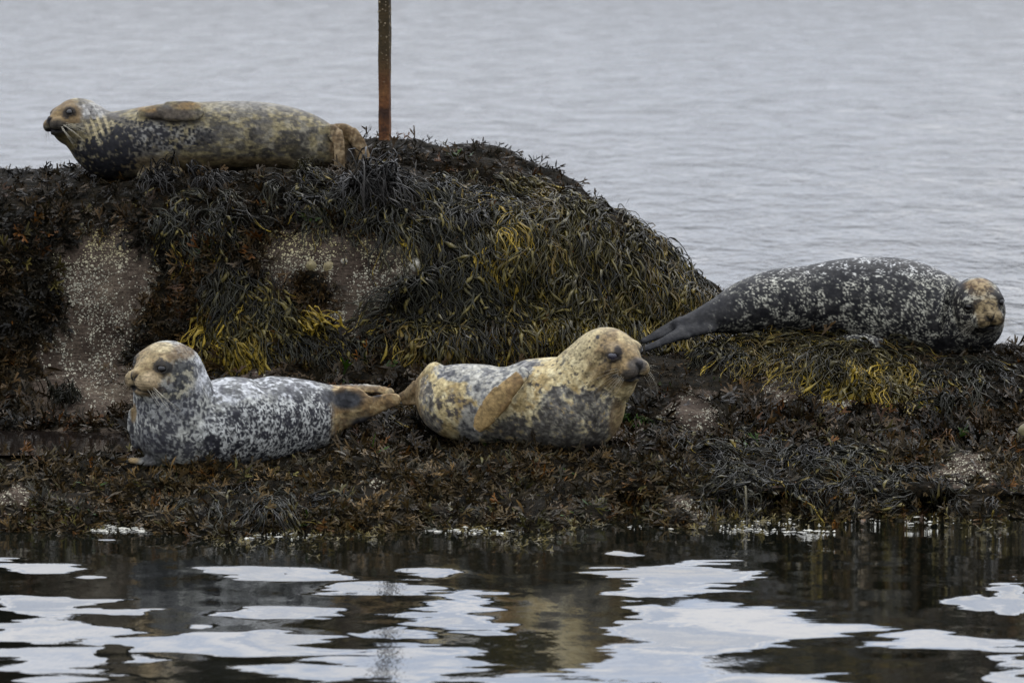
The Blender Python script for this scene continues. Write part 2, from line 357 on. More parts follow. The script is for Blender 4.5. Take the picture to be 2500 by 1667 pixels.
# ------------------------------------------------------------------ seaweed
DARK, BLK, BRN, OLV, YEL, ORG, RED, GRN = (np.array(c) * np.array([0.86, 0.74, 0.56]) for c in ((0.016, 0.016, 0.013), (0.010, 0.010, 0.009), (0.042, 0.028, 0.013), (0.042, 0.040, 0.014), (0.20, 0.150, 0.020), (0.16, 0.072, 0.018), (0.055, 0.022, 0.014), (0.05, 0.12, 0.012)))
def frond_template(r):
    V, Q, T = [], [], []
    def blade(p, ang, w0, w1, ln, bend, t0, t1, zc, n=1):
        b0 = len(V)
        for k in range(n + 1):
            t = k / n; a = ang + bend * t; w = w0 + (w1 - w0) * t
            d = np.array([math.cos(a), math.sin(a)]); s = np.array([-d[1], d[0]])
            q = p + d * ln * t
            z = zc * ((t0 + (t1 - t0) * t) ** 2)
            V.append((*(q + s * w), z + 0.25 * w)); V.append((*(q - s * w), z - 0.25 * w)); T.extend([t0 + (t1 - t0) * t] * 2)
        for k in range(n): Q.append((b0 + 2 * k, b0 + 2 * k + 1, b0 + 2 * k + 3, b0 + 2 * k + 2))
        return q, a
    zc = r.uniform(-0.3, 0.25)
    p, a = blade(np.zeros(2), r.uniform(-.2, .2), 0.02, 0.045, 0.38, r.uniform(-.4, .4), 0, 0.4, zc, 2)
    for s in (-1, 1):
        p2, a2 = blade(p, a + s * r.uniform(0.25, 0.5), 0.045, 0.055, r.uniform(.2, .32), r.uniform(-.3, .3), 0.4, 0.7, zc)
        for s2 in (-1, 1):
            blade(p2, a2 + s2 * r.uniform(0.2, 0.5), 0.055, r.uniform(0.012, 0.04), r.uniform(.2, .34), r.uniform(-.4, .4), 0.7, 1.0, zc + r.uniform(-.15, .15))
    return np.array(V), np.array(Q), np.array(T)
FT = [frond_template(np.random.default_rng(100 + i)) for i in range(10)]
def leaf_template(r):
    V, Q, T = [], [], []; zc = r.uniform(-0.3, 0.25); prof = [0.015, 0.035, 0.06, 0.075, 0.05, 0.01]; a, p = 0.0, np.zeros(2); bd = r.uniform(-0.25, 0.25)
    for k, w in enumerate(prof):
        t = k / 5; d = np.array([math.cos(a), math.sin(a)]); s = np.array([-d[1], d[0]])
        V += [(*(p + s * w), zc * t * t + w * .4), (*(p - s * w), zc * t * t - w * .4)]; T += [t, t]; p = p + d * 0.2; a += bd
    for k in range(5): Q.append((2 * k, 2 * k + 1, 2 * k + 3, 2 * k + 2))
    return np.array(V), np.array(Q), np.array(T)
LT = [leaf_template(np.random.default_rng(300 + i)) for i in range(6)]

def fronds(root, nor, size, colr, templates, stand=0.45, tipgain=1.5, spread=0.8, bias=None):
    """place frond templates at the roots; returns V, Q, C"""
    n = len(root); Z = np.array([0, 0, 1.0])
    down = -Z + (nor @ Z)[:, None] * nor; dl = np.linalg.norm(down, axis=1, keepdims=True)
    rnd = nrm(rng.normal(size=(n, 3)))
    nz = np.clip(nor[:, 2:3], 0, 1) ** 2; rnd = rnd - nor * ((rnd * nor).sum(1, keepdims=True) * nz * 0.9)
    stand = stand * (1 - 0.68 * nz)
    g = nrm(down * 0.9 + nor * (stand * (0.3 + 1.2 * rng.random((n, 1)))) + rnd * (spread * (1.05 - dl * 0.6)) + (0 if bias is None else bias))
    inn = (g * nor).sum(1, keepdims=True); g = nrm(g + nor * np.maximum(0.12 * (1 - 0.7 * nz) - inn, 0))
    b = nrm(nor + 0.7 * rng.normal(size=(n, 3))); s = nrm(np.cross(b, g)); b = np.cross(g, s)
    Vs, Qs, Cs, off = [], [], [], 0
    pick = rng.integers(0, len(templates), n)
    for k, (tv, tq, tt) in enumerate(templates):
        m = pick == k; c = m.sum()
        if not c: continue
        sc = size[m][:, None, None]
        v = root[m][:, None] + sc * (tv[None, :, 0:1] * g[m][:, None] + tv[None, :, 1:2] * s[m][:, None] + tv[None, :, 2:3] * b[m][:, None])
        Vs.append(v.reshape(-1, 3)); Qs.append((tq[None] + (np.arange(c) * len(tv))[:, None, None]).reshape(-1, 4) + off)
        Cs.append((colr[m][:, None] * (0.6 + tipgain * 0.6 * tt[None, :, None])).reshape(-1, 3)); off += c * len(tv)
    return np.concatenate(Vs), np.concatenate(Qs), np.concatenate(Cs)

def strands(L, v0, u0, length, phi, rad, colr, lift=0.03, S=11, bladder=0.6, brad=1.75, fall=0.22, wig=0.55, tip=None, tipcol=None, flat=1.0):
    """hanging strands that follow the rock, swelling into bladders; phi: heading from downhill"""
    n = len(v0); v, u = v0.copy(), u0.copy(); ph = phi.copy(); pts, nn = [], []
    ds = (length / S); lf = lift * (0.5 + rng.random(n) * 0.9)
    wph = rng.random(n) * 6.28; wf = rng.uniform(2, 6, n)
    for k in range(S + 1):
        t = k / S
        P = samp(L.P, v, u); Nn = nrm(samp(L.n, v, u))
        pts.append(P + Nn * (lf * (math.sin(math.pi * min(t * 1.25, 1) ** 0.8) * 0.8 + 0.2) + 0.004)[:, None]); nn.append(Nn)
        a = ph + wig * np.sin(wph + wf * t * 3)
        v = v + ds * np.cos(a) / np.maximum(samp(L.lv, v, u), 1e-3); u = u + ds * np.sin(a) / np.maximum(samp(L.lu, v, u), 1e-3)
        ph = ph * (1 - fall * 2.2 / S)
    P = np.stack(pts, 1); Nn = np.stack(nn, 1)
    T = nrm(np.gradient(P, axis=1)); A = nrm(np.cross(T, Nn)); B = np.cross(A, T)
    t = np.linspace(0, 1, S + 1)[None]
    r = rad[:, None] * (1 - 0.45 * t)
    has = rng.random(n) < bladder; bsum = np.zeros((n, S + 1))
    for q in range(3):
        ks = rng.integers(2, S, n)
        bump = (np.arange(S + 1)[None] == ks[:, None]) * has[:, None] * (rng.random(n) < (0.95 - 0.25 * q))[:, None]
        bsum = np.maximum(bsum, bump)
        r = r + bump * rad[:, None] * brad * rng.uniform(0.6, 1.15, n)[:, None]
    r[:, -1] *= 0.25
    th = np.array([0.5, 2.6, 4.7])
    ring = P[:, :, None] + r[:, :, None, None] * (np.cos(th)[None, None, :, None] * A[:, :, None] * flat + np.sin(th)[None, None, :, None] * B[:, :, None])
    i = np.arange(n * (S + 1) * 3).reshape(n, S + 1, 3); j = np.roll(i, -1, axis=2)
    Q = np.stack([i[:, :-1], j[:, :-1], j[:, 1:], i[:, 1:]], -1).reshape(-1, 4)
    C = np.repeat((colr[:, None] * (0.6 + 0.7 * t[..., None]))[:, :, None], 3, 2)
    bw = (bsum * (rng.random(n) ** 2)[:, None])[:, :, None, None]; C = C * (1 - bw) + np.array([0.095, 0.076, 0.020]) * bw
    if tipcol is not None:
        w = (sst(tip[0], tip[1], t) * (rng.random(n) < tip[2])[:, None])[:, :, None, None]
        w = w * rng.uniform(0.3, 1, n)[:, None, None, None]
        C = C * (1 - w) + tipcol * w
    return ring.reshape(-1, 3), Q, C.reshape(-1, 3)
def join(parts):
    V, Q, C, off = [], [], [], 0
    for v, q, c in parts: V.append(v); Q.append(q + off); C.append(c); off += len(v)
    return np.concatenate(V), np.concatenate(Q), np.concatenate(C)

# where the knotted wrack hangs (source pixels): cx, cy, rx, ry, count, length px, heading mean, spread, lift, dark/olive/yellow mix, bladder share, tip chance
KNOT = [
    (1010, 500, 190, 55, 700, 130, 0.35, 0.9, .05, 'dark', .35, .1), (1100, 620, 130, 110, 700, 150, 0.30, .5, .05, 'dark', .5, .15), (1150, 760, 110, 80, 520, 140, 0.25, .45, .05, 'dark', .7, .2),
    (1000, 730, 55, 40, 260, 150, -0.25, .6, .05, 'dark', .5, .15), (1060, 800, 90, 50, 330, 110, -0.1, .6, .045, 'olive', .9, .5),
    (1320, 540, 160, 60, 620, 150, 0.0, .45, .05, 'olive', .7, .25), (1230, 560, 70, 90, 330, 140, 0.1, .35, .05, 'yellow', .8, .5), (1480, 560, 90, 60, 420, 140, 0.25, .6, .05, 'olive', .7, .2),
    (1350, 660, 170, 80, 620, 150, 0.0, .4, .05, 'olive', .85, .35), (1560, 650, 90, 80, 420, 140, .35, .4, .05, 'olive', .8, .4), (1350, 770, 160, 60, 480, 120, 0.0, .35, .045, 'olive', .85, .6),
    (1540, 760, 150, 60, 520, 120, .15, .45, .045, 'olive', .8, .6), (1650, 720, 90, 60, 330, 120, .3, .4, .045, 'olive', .8, .45), (1420, 845, 170, 30, 260, 60, 0, .7, .03, 'dark', .7, .2),
    (590, 690, 80, 70, 420, 140, .15, .4, .05, 'dark', .6, .3), (640, 750, 80, 60, 360, 130, .25, .4, .05, 'olive', .8, .5), (570, 790, 80, 50, 330, 120, .05, .35, .05, 'yellow', .95, .9),
    (480, 520, 120, 60, 300, 100, .1, .8, .04, 'dark', .3, .1), (760, 470, 110, 40, 320, 90, .2, 1.0, .04, 'dark', .3, .1), (1180, 440, 150, 30, 200, 100, .5, .7, .03, 'olive', .5, .2),
    (1250, 475, 150, 14, 200, 90, .9, .5, .02, 'yellow', .7, .6), (680, 800, 60, 90, 220, 110, .4, .6, .04, 'dark', .3, .1), (820, 830, 110, 50, 260, 90, .3, .8, .04, 'dark', .4, .1),
    (1870, 850, 130, 30, 380, 120, .5, 1.2, .045, 'olive', .5, .4), (2060, 870, 140, 35, 420, 130, -.2, 1.2, .05, 'olive', .5, .5), (2120, 920, 110, 45, 360, 130, 0.0, .7, .05, 'yellow', .6, .6),
    (1760, 850, 110, 26, 200, 80, .2, 1.4, .03, 'dark', .4, .1), (2330, 920, 130, 40, 220, 90, .1, 1.0, .04, 'dark', .3, .1), (1900, 1120, 260, 40, 380, 110, .2, 1.2, .04, 'dark', .4, .1),
    (1850, 1190, 140, 45, 300, 110, .3, .9, .04, 'dark', .4, .1), (2230, 1200, 220, 50, 300, 90, .1, 1.2, .035, 'dark', .4, .1), (1000, 1010, 90, 30, 120, 120, 1.3, .8, .03, 'olive', .4, .2),
    (620, 1230, 160, 45, 260, 80, .1, 1.0, .035, 'dark', .2, .05), (1750, 1050, 200, 40, 220, 90, .2, 1.2, .035, 'dark', .3, .1), (280, 560, 120, 20, 100, 60, 0, .6, .03, 'dark', .3, .1),
]
def palette(kind, n):
    w = rng.random((n, 1)); w2 = rng.random((n, 1)); br = rng.uniform(0.6, 1.6, (n, 1))
    if kind == 'dark': c = BLK * (1 - w) + np.array([0.032, 0.034, 0.027]) * w
    elif kind == 'olive': c = np.where(w2 < .8, np.array([0.016, 0.016, 0.010]) * (1 - w) + np.array([0.044, 0.040, 0.014]) * w, np.array([0.085, 0.062, 0.016]))
    elif kind == 'yellow': c = np.where(w2 < .62, np.array([0.022, 0.022, 0.011]) * (1 - w) + OLV * w, np.array([0.17, 0.125, 0.018]))
    elif kind == 'grey': c = np.array([0.018, 0.018, 0.020]) * (1 - w) + np.array([0.045, 0.045, 0.048]) * w
    elif kind == 'orange': c = BRN * (1 - w) + ORG * 0.6 * w
    elif kind == 'green': c = np.array([0.014, 0.035, 0.006]) * (1 - w) + np.array([0.04, 0.085, 0.012]) * w
    else: c = DARK * (1 - w) + BRN * w
    return c * br * (np.array([0.80, 0.74, 0.62]) if kind in ('yellow', 'orange', 'green') else np.array([0.50, 0.46, 0.38]))
def ell_pts(cx, cy, rx, ry, n):
    a = rng.random(n) * 6.283; r = np.sqrt(rng.random(n)); return cx + rx * r * np.cos(a), cy + ry * r * np.sin(a)
def knot_region(spec, radm=0.0023, avoid=True, lmul=1.35, lf=0.62):
    cx, cy, rx, ry, n, ln, phm, phs, lift, kind, bl, tipc = spec
    K = max(3, n // 9); lx, ly = ell_pts(cx, cy, rx, ry, K); lk = rng.integers(0, K, n)
    px, py = lx[lk] + rng.normal(size=n) * 6, ly[lk] + rng.normal(size=n) * 4; li, v, u = lookup(px, py)
    lh, ll, lc, lb = phm + phs * rng.normal(size=K) * 0.9, rng.uniform(0.6, 1.35, K), palette(kind, K), lift * lf * rng.uniform(0.4, 1.8, K)
    keep = (li >= 0)
    if avoid: keep &= bare(px, py) > 0.95
    out = {}
    for k, L in enumerate(LOFTS):
        m = keep & (li == k); c = int(m.sum())
        if c < 1: continue
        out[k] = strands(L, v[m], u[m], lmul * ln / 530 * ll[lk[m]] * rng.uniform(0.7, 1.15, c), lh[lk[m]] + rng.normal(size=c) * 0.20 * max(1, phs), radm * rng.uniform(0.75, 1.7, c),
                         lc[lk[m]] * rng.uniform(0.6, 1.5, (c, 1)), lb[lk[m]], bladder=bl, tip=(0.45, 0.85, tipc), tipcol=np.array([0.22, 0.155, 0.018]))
    return out
acc = {k: [] for k in range(4)}
for s in KNOT:
    for k, part in knot_region(s).items(): acc[k].append(part)
KL = {0: 'long olive black knotted wrack hanging down the face of the big rock', 1: 'strands of wrack lying over the rounded rock top behind the post',
      2: 'tangled olive and yellow wrack spilling from under the black spotted seal', 3: 'dark stringy wrack strewn over the low shelf by the water'}
for k, parts in acc.items():
    if parts:
        V, Q, C = join(parts); tag(mesh_obj('knotted_wrack', V, Q, M['knot'], col=C), KL[k], 'seaweed', kind='stuff')

# turf of short forked fronds, growing in clumps
def turf(nC, per, x0, x1, y0, y1):
    cx, cy = rng.uniform(x0, x1, nC), rng.uniform(y0, y1, nC)
    li, cv, cu = lookup(cx, cy)
    ok = li >= 0; cx, cy, li, cv, cu = cx[ok], cy[ok], li[ok], cv[ok], cu[ok]
    br = bare(cx, cy); kd = np.zeros(len(cx))
    for ex, ey, rx, ry, cnt, *_ in KNOT:
        if cnt >= 250: kd = np.maximum(kd, 1 - sst(0.6, 1.15, np.sqrt(((cx - ex) / rx) ** 2 + ((cy - ey) / ry) ** 2)))
    ok = (br > 0.95) & (rng.random(len(cx)) > kd * 0.75); cx, cy, li, cv, cu = cx[ok], cy[ok], li[ok], cv[ok], cu[ok]
    res = {}
    for k, L in enumerate(LOFTS):
        m = li == k; C = int(m.sum())
        if not C: continue
        x, y = cx[m], cy[m]; P0 = samp(L.P, cv[m], cu[m])
        z1 = fbm(P0 * 2.3 + 5, 3); z2 = fbm(P0 * 4.1 + 50, 3); w = rng.random((C, 1)); front = sst(1060, 1150, y)[:, None]
        col = DARK * (1 - w) + BRN * w * 0.9
        amt = np.clip(sst(-0.1, 0.35, z1)[:, None] * 0.6 + front * 0.5, 0, 1) * w; col = col * (1 - amt) + BRN * 1.35 * amt
        hot = (rng.random(C) < 0.06 + 0.12 * sst(0.0, 0.4, z2) + 0.02 * front[:, 0])[:, None]
        col = np.where(hot, np.where(rng.random((C, 1)) < 0.55, ORG * 0.5, np.array([0.060, 0.048, 0.014])) * rng.uniform(0.5, 1.1, (C, 1)), col)
        blk = (sst(-0.05, 0.3, z2) * (1 - front[:, 0] * 0.65) * (rng.random(C) < .85))[:, None]; col = col * (1 - blk) + BLK * blk
        col = np.where((rng.random(C) < 0.006)[:, None], GRN * 0.35, col); col = col * rng.uniform(0.5, 1.4, (C, 1)) * (np.array([0.62, 0.62, 0.60]) + front * (np.array([0.16, 0.24, 0.18]) + 0.6 * (rng.random((C, 1)) < .22)))
        size = rng.uniform(0.06, 0.11, C) * (1 - 0.22 * front[:, 0]) * np.where(y < 500, 0.75, 1.0) * np.where((x > 1500) & (y < 960), np.where(x < 1800, 0.45, 0.7), 1.0)
        leaf = rng.random(C) < 0.14 + 0.34 * front[:, 0]
        for isl, tm in ((False, FT), (True, LT)):
            sel = np.flatnonzero(leaf == isl)
            if not len(sel): continue
            idx = np.repeat(sel, per); n = len(idx)
            v = cv[m][idx] + rng.normal(size=n) * 0.014 / np.maximum(L.lv[np.clip(cv[m][idx].astype(int), 0, L.nv - 1), np.clip(cu[m][idx].astype(int), 0, L.nu - 1)], 0.004)
            u = cu[m][idx] + rng.normal(size=n) * 0.02 / 0.016
            P = samp(L.P, v, u); nn = nrm(samp(L.n, v, u))
            bias = nrm(P - P0[idx]) * 0.75
            sz = size[idx] * rng.uniform(0.6, 1.15, n) * (0.8 if isl else 1.0)
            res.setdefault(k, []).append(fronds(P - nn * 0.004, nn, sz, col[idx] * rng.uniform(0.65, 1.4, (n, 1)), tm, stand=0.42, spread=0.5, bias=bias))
    return res
acc = {k: [] for k in range(4)}
for k, parts in turf(9600, 6, -230, 2730, 300, 1330).items(): acc[k] += parts
for k, parts in turf(2900, 6, -230, 2730, 1000, 1325).items(): acc[k] += parts
# the tops and backs that this view hides
for k, L in enumerate(LOFTS):
    n = 500; v = rng.uniform(0, L.nv * 0.55, n); u = rng.uniform(0, L.nu - 1, n); P = samp(L.P, v, u); nn = nrm(samp(L.n, v, u)); m = P[:, 2] > 0.02
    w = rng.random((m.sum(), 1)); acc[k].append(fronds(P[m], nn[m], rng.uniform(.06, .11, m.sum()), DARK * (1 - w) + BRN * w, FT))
TL = {0: 'dark brown forked wrack fronds matting the big rock', 1: 'brown wrack turf on the rounded rock top behind the post', 2: 'dark forked wrack fronds on the hump below the black spotted seal',
      3: 'rusty brown leafy wrack fronds carpeting the low shelf by the water'}
for k, parts in acc.items():
    V, Q, C = join(parts); tag(mesh_obj('wrack_turf', V, Q, M['turf'], col=C), TL[k], 'seaweed', kind='stuff')

# single clumps one can point to: px, py, rx, ry, count, length px, heading, spread, lift, palette, bladder, tip, radius, label
CLUMPS = [
    (392, 440, 34, 10, 90, 70, 0.0, 3.0, .07, 'grey', .0, 0, .0034, 'grey black mop of weed under the chest of the topmost seal'),
    (510, 440, 40, 9, 70, 60, 0.3, 2.4, .05, 'grey', .0, 0, .0030, 'low grey tuft of weed under the belly of the topmost seal'),
    (900, 470, 42, 20, 230, 110, 0.3, 2.3, .10, 'grey', .0, 0, .0036, 'spiky grey black weed tuft below the hind flippers of the topmost seal'),
    (1010, 690, 18, 12, 130, 130, -0.1, 0.9, .07, 'dark', .3, 0, .0030, 'dark fan of strands beside the right hand bare rock patch'),
    (560, 840, 48, 20, 130, 80, 0.05, .4, .05, 'yellow', 1.0, 1, .0030, 'yellow tipped bladder wrack hanging just above the pale front seal'),
    (745, 785, 18, 14, 40, 90, 1.2, .5, .05, 'yellow', 0.9, 1, .0026, 'small bright yellow sprig of weed right of the hanging wrack'),
    (2090, 945, 70, 26, 120, 90, 0.1, .8, .06, 'yellow', .7, .9, .0034, 'bright yellow green weed tuft below the belly of the black spotted seal'),
    (2280, 1085, 70, 26, 170, 55, -0.6, .8, .03, 'orange', .0, 0, .0036, 'orange brown leafy clump near the right edge above a white barnacle patch'),
    (2490, 1185, 30, 14, 130, 90, 0.1, .9, .06, 'grey', .0, 0, .0036, 'dark mop of weed cut by the right edge of the picture'),
    (150, 975, 28, 14, 110, 42, 0.0, 1.5, .05, 'dark', .0, 0, .0026, 'small round black tuft of weed on bare rock at the left'),
    (1540, 1022, 20, 14, 90, 40, 0.5, 1.2, .04, 'green', .0, 0, .0016, 'small green patch of algae behind the chest of the tan seal'),
    (2290, 985, 60, 14, 110, 70, 0.0, .9, .05, 'dark', .0, 0, .0042, 'dull brown fan of fronds right of the yellow weed tuft'),
    (755, 425, 16, 5, 50, 50, 0.0, 2.6, .04, 'olive', .0, 0, .0024, 'olive weed tuft under the rear of the topmost seal'),
    (1000, 1005, 40, 12, 40, 130, 1.1, 1.4, .04, 'olive', .3, .2, .0028, 'loose olive strands between the two front seals'),
    (1250, 448, 30, 7, 36, 60, 0.8, .8, .02, 'olive', .6, .8, .0024, 'yellow green sprig in the dip below the rounded rock top'),
]
for s in CLUMPS:
    spec, radm, lab = s[:12], s[12], s[13]
    for k, (V, Q, C) in knot_region(spec, radm, avoid=False, lmul=1.0, lf=0.9).items():
        tag(mesh_obj('seaweed_clump', V, Q, M['knot'], col=C), lab, 'seaweed', 'single weed clumps on the rocks'); break

# ------------------------------------------------------------------ barnacles and limpets on the bare rock
def barnacle_template():
    V = [(math.cos(a), math.sin(a), 0) for a in np.arange(6) * math.pi / 3] + [(0.55 * math.cos(a), 0.55 * math.sin(a), 0.62) for a in np.arange(6) * math.pi / 3 + 0.2] + [(0, 0, 0.2)]
    T = []
    for i in range(6):
        j = (i + 1) % 6; T += [(i, j, 6 + j), (i, 6 + j, 6 + i), (6 + i, 6 + j, 12)]
    return np.array(V), np.array(T), np.array([0.75] * 6 + [1.15] * 6 + [0.12])
BV, BT, BC = barnacle_template()
def barnacles(P, nn, r, colr):
    n = len(P); a = nrm(np.cross(nn, rng.normal(size=(n, 3)))); b = np.cross(nn, a)
    V = P[:, None] + r[:, None, None] * (BV[None, :, 0:1] * a[:, None] + BV[None, :, 1:2] * b[:, None] + BV[None, :, 2:3] * nn[:, None])
    return V.reshape(-1, 3), (BT[None] + (np.arange(n) * len(BV))[:, None, None]).reshape(-1, 3), (colr[:, None] * BC[None, :, None]).reshape(-1, 3)
acc = {k: [] for k in range(4)}
n = 110000
px = rng.uniform(-100, 2550, n); py = rng.uniform(460, 1290, n); li, v, u = lookup(px, py); b = bare(px, py)
dens = fbm(np.stack([px / 60, py / 60, px * 0], -1), 3)
white = np.zeros(n, bool)
for cx, cy, rx, ry in ((2365, 1150, 75, 36), (920, 1180, 40, 13), (25, 1205, 50, 24), (1690, 1236, 50, 22)): white |= ((px - cx) / rx) ** 2 + ((py - cy) / ry) ** 2 < 1.15
keep = (li >= 0) & (b < 1.05) & ~((px < 335) & (py > 1030) & (py < 1110)) & ((rng.random(n) < 0.12 + 1.1 * sst(-0.12, 0.22, dens + 0.5 * fbm(np.stack([px / 16, py / 16, px * 0], -1), 2))) | white)
keep &= ~((py > 930) & (px < 350) & (rng.random(n) < 0.5))
for k, L in enumerate(LOFTS):
    m = keep & (li == k); c = int(m.sum())
    if not c: continue
    yel = sst(560, 680, py[m])[:, None]; w = rng.random((c, 1))
    colr = (np.array([0.30, 0.25, 0.10]) * (1 - yel) + np.array([0.27, 0.25, 0.18]) * yel) * (0.30 + 0.75 * w)
    colr = np.where(white[m][:, None], np.array([0.30, 0.275, 0.19]) * (0.5 + .6 * w), colr)
    V, T, C = barnacles(samp(L.P, v[m], u[m]), nrm(samp(L.n, v[m], u[m])), rng.uniform(0.0016, 0.0042, c) * np.where(rng.random(c) < .12, 1.8, 1), colr)
    o = mesh_obj('barnacles', V, T, M['barn'], parent=L.obj, col=C, smooth=False); o['kind'] = 'stuff'
LIMP = [(283, 637, 15, (0.045, 0.038, 0.02), 'dark limpet in the middle of the left bare rock patch'), (762, 643, 12, (0.10, 0.08, 0.03), 'yellow crusted limpet, left of the neighbouring pair on bare rock'),
        (803, 645, 12, (0.105, 0.082, 0.032), 'yellow crusted limpet, right of the neighbouring pair on bare rock'), (1010, 643, 16, (0.24, 0.225, 0.18), 'large pale white limpet at the right of the bare patch'),
        (968, 601, 13, (0.07, 0.055, 0.03), 'brown limpet just below the hanging dark weed'), (664, 568, 12, (0.09, 0.075, 0.03), 'yellowish limpet at the top left of the right hand bare patch'),
        (843, 633, 8, (0.12, 0.11, 0.085), 'small grey limpet between the yellow pair and the large pale one')]
for x, y, rp, c, lab in LIMP:
    li, v, u = lookup(np.array([float(x)]), np.array([float(y)])); L = LOFTS[int(li[0])]
    P = samp(L.P, v, u)[0]; nn = nrm(samp(L.n, v, u))[0]; r = rp / 525
    a = nrm(np.cross(nn, [0.3, 0.1, 1])); bb = np.cross(nn, a); V, Cc = [], []
    for k, (rr, hh) in enumerate(((1.12, -0.1), (1.0, 0.05), (0.72, 0.34), (0.4, 0.58), (0.12, 0.7))):
        for q in range(20):
            th = q * math.pi / 10; rd = r * rr * (1 + (0.07 if q % 2 else -0.05) * (k < 4)) * (1 + 0.06 * math.sin(th * 2 + x))
            V.append(P + rd * (math.cos(th) * a + math.sin(th) * bb) + nn * hh * r); Cc.append(np.array(c) * rng.uniform(0.6, 1.3))
    i = np.arange(100).reshape(5, 20); j = np.roll(i, -1, 1)
    Q = np.stack([i[:-1], j[:-1], j[1:], i[1:]], -1).reshape(-1, 4)
    V.append(P + nn * 0.72 * r); Cc.append(np.array(c)); T = np.stack([i[4], j[4], np.full(20, 100)], -1)
    o = mesh_obj('limpet', np.array(V), [Q, T], M['barn'], col=np.array(Cc)); tag(o, lab, 'limpet', 'limpets on the bare rock')
    rb_ = rng.normal(size=(26, 2)) * 0.45
    bp = P + r * (rb_[:, :1] * a + rb_[:, 1:] * bb) + nn * (r * np.clip(0.72 - np.linalg.norm(rb_, axis=1) * 0.68, 0.05, 1))[:, None]
    Vb, Tb, Cb = barnacles(bp, np.tile(nn, (26, 1)), rng.uniform(.002, .004, 26), np.array([0.22, 0.18, 0.075]) * rng.uniform(.4, 1.2, (26, 1)))
    mesh_obj('barnacle_crust', Vb, Tb, M['barn'], parent=o, col=Cb, smooth=False)['kind'] = 'stuff'

# ------------------------------------------------------------------ rusty post
def post():
    Y = 24.15; b0 = unproj(940, 352, Y); ht = 2.3; hw = 0.0275
    m = Mat('rusty_iron'); v = m.coord(); n1 = m.noise(9, 6, 0.6, v); n2 = m.noise(70, 5, 0.7, v); g = m.n('ShaderNodeTexCoord'); s = m.n('ShaderNodeSeparateXYZ'); m.l(g.outputs['Object'], s.inputs[0])
    rust = m.ramp(n1.outputs['Fac'], [(0.38, (0.030, 0.014, 0.008)), (0.5, (0.090, 0.036, 0.013)), (0.66, (0.15, 0.068, 0.024))])
    weed = m.ramp(n1.outputs['Fac'], [(0.35, (0.018, 0.014, 0.006)), (0.7, (0.05, 0.032, 0.012))])
    mr = m.n('ShaderNodeMapRange', interpolation_type='SMOOTHSTEP'); mr.inputs['From Min'].default_value = 0.22; mr.inputs['From Max'].default_value = 0.5
    ad = m.n('ShaderNodeMath', operation='MULTIPLY_ADD'); m.l(n1.outputs['Fac'], ad.inputs[0]); ad.inputs[1].default_value = 0.35; m.l(s.outputs['Z'], ad.inputs[2])
    sb = m.n('ShaderNodeMath', operation='SUBTRACT'); m.l(ad.outputs[0], sb.inputs[0]); sb.inputs[1].default_value = 0.17; m.l(sb.outputs[0], mr.inputs['Value'])
    c = m.mix(rust, weed, mr.outputs[0]); c = m.mix(c, m.ramp(n2.outputs['Fac'], [(0.3, (0.5, 0.5, 0.5)), (0.7, (1.3, 1.3, 1.3))]), 0.9, 'MULTIPLY')
    m.setp(Base_Color=c, Roughness=0.85, Specular_IOR_Level=0.2, Normal=m.bump(n2.outputs['Fac'], 1.0, 0.009))
    # square bar with rounded corners, turned a little
    prof = []
    for q in range(4):
        for a in (0, 30, 60, 90):
            th = R(q * 90 + a); cx = hw * 0.78 * (1 if q in (0, 3) else -1); cy = hw * 0.78 * (1 if q < 2 else -1)
            prof.append((cx + hw * .22 * math.cos(th), cy + hw * .22 * math.sin(th)))
    prof = np.array(prof); ro = R(-12); prof = prof @ np.array([[math.cos(ro), math.sin(ro)], [-math.sin(ro), math.cos(ro)]])
    zs = np.linspace(-0.15, ht, 120); V = []
    for z in zs:
        w = 1 + 0.09 * fbm(np.stack([prof[:, 0] * 25, prof[:, 1] * 25, np.full(16, z * 9)], -1), 2); V.append(np.stack([prof[:, 0] * w, prof[:, 1] * w, np.full(16, z)], -1))
    V = np.stack(V); i = np.arange(120 * 16).reshape(120, 16); j = np.roll(i, -1, 1)
    Q = np.stack([i[:-1], j[:-1], j[1:], i[1:]], -1).reshape(-1, 4)
    o = mesh_obj('iron_post', V, [Q, i[-1][None, :4], np.array([i[-1][[0, 3, 4, 7]], i[-1][[0, 7, 8, 11]], i[-1][[0, 11, 12, 15]]])], m.m); o.location = b0
    tag(o, 'rusty iron post standing on the rock top, crusted with barnacles above', 'post')
    n = 900; z = rng.uniform(0.22, ht, n); z = z[rng.random(n) < sst(0.15, 0.75, z)]; n = len(z); f = rng.integers(0, 16, n)
    w = rng.random((n, 1)); a, b = prof[f], prof[(f + 1) % 16]; big = np.array([3, 7, 11, 15]); f2 = np.where(rng.random(n) < 0.75, big[rng.integers(0, 4, n)], f); a, b = prof[f2], prof[(f2 + 1) % 16]
    xy = a * (1 - w) + b * w; nn = nrm(np.stack([(b - a)[:, 1], -(b - a)[:, 0], 0 * z], -1))
    Vb, Tb, Cb = barnacles(np.concatenate([xy, z[:, None]], 1), nn, rng.uniform(.0025, .0055, n), np.array([0.22, 0.17, 0.10]) * rng.uniform(.3, 1.2, (n, 1)))
    k = mesh_obj('barnacle_crust', Vb, Tb, M['barn'], parent=o, col=Cb, smooth=False); k['kind'] = 'stuff'
post()

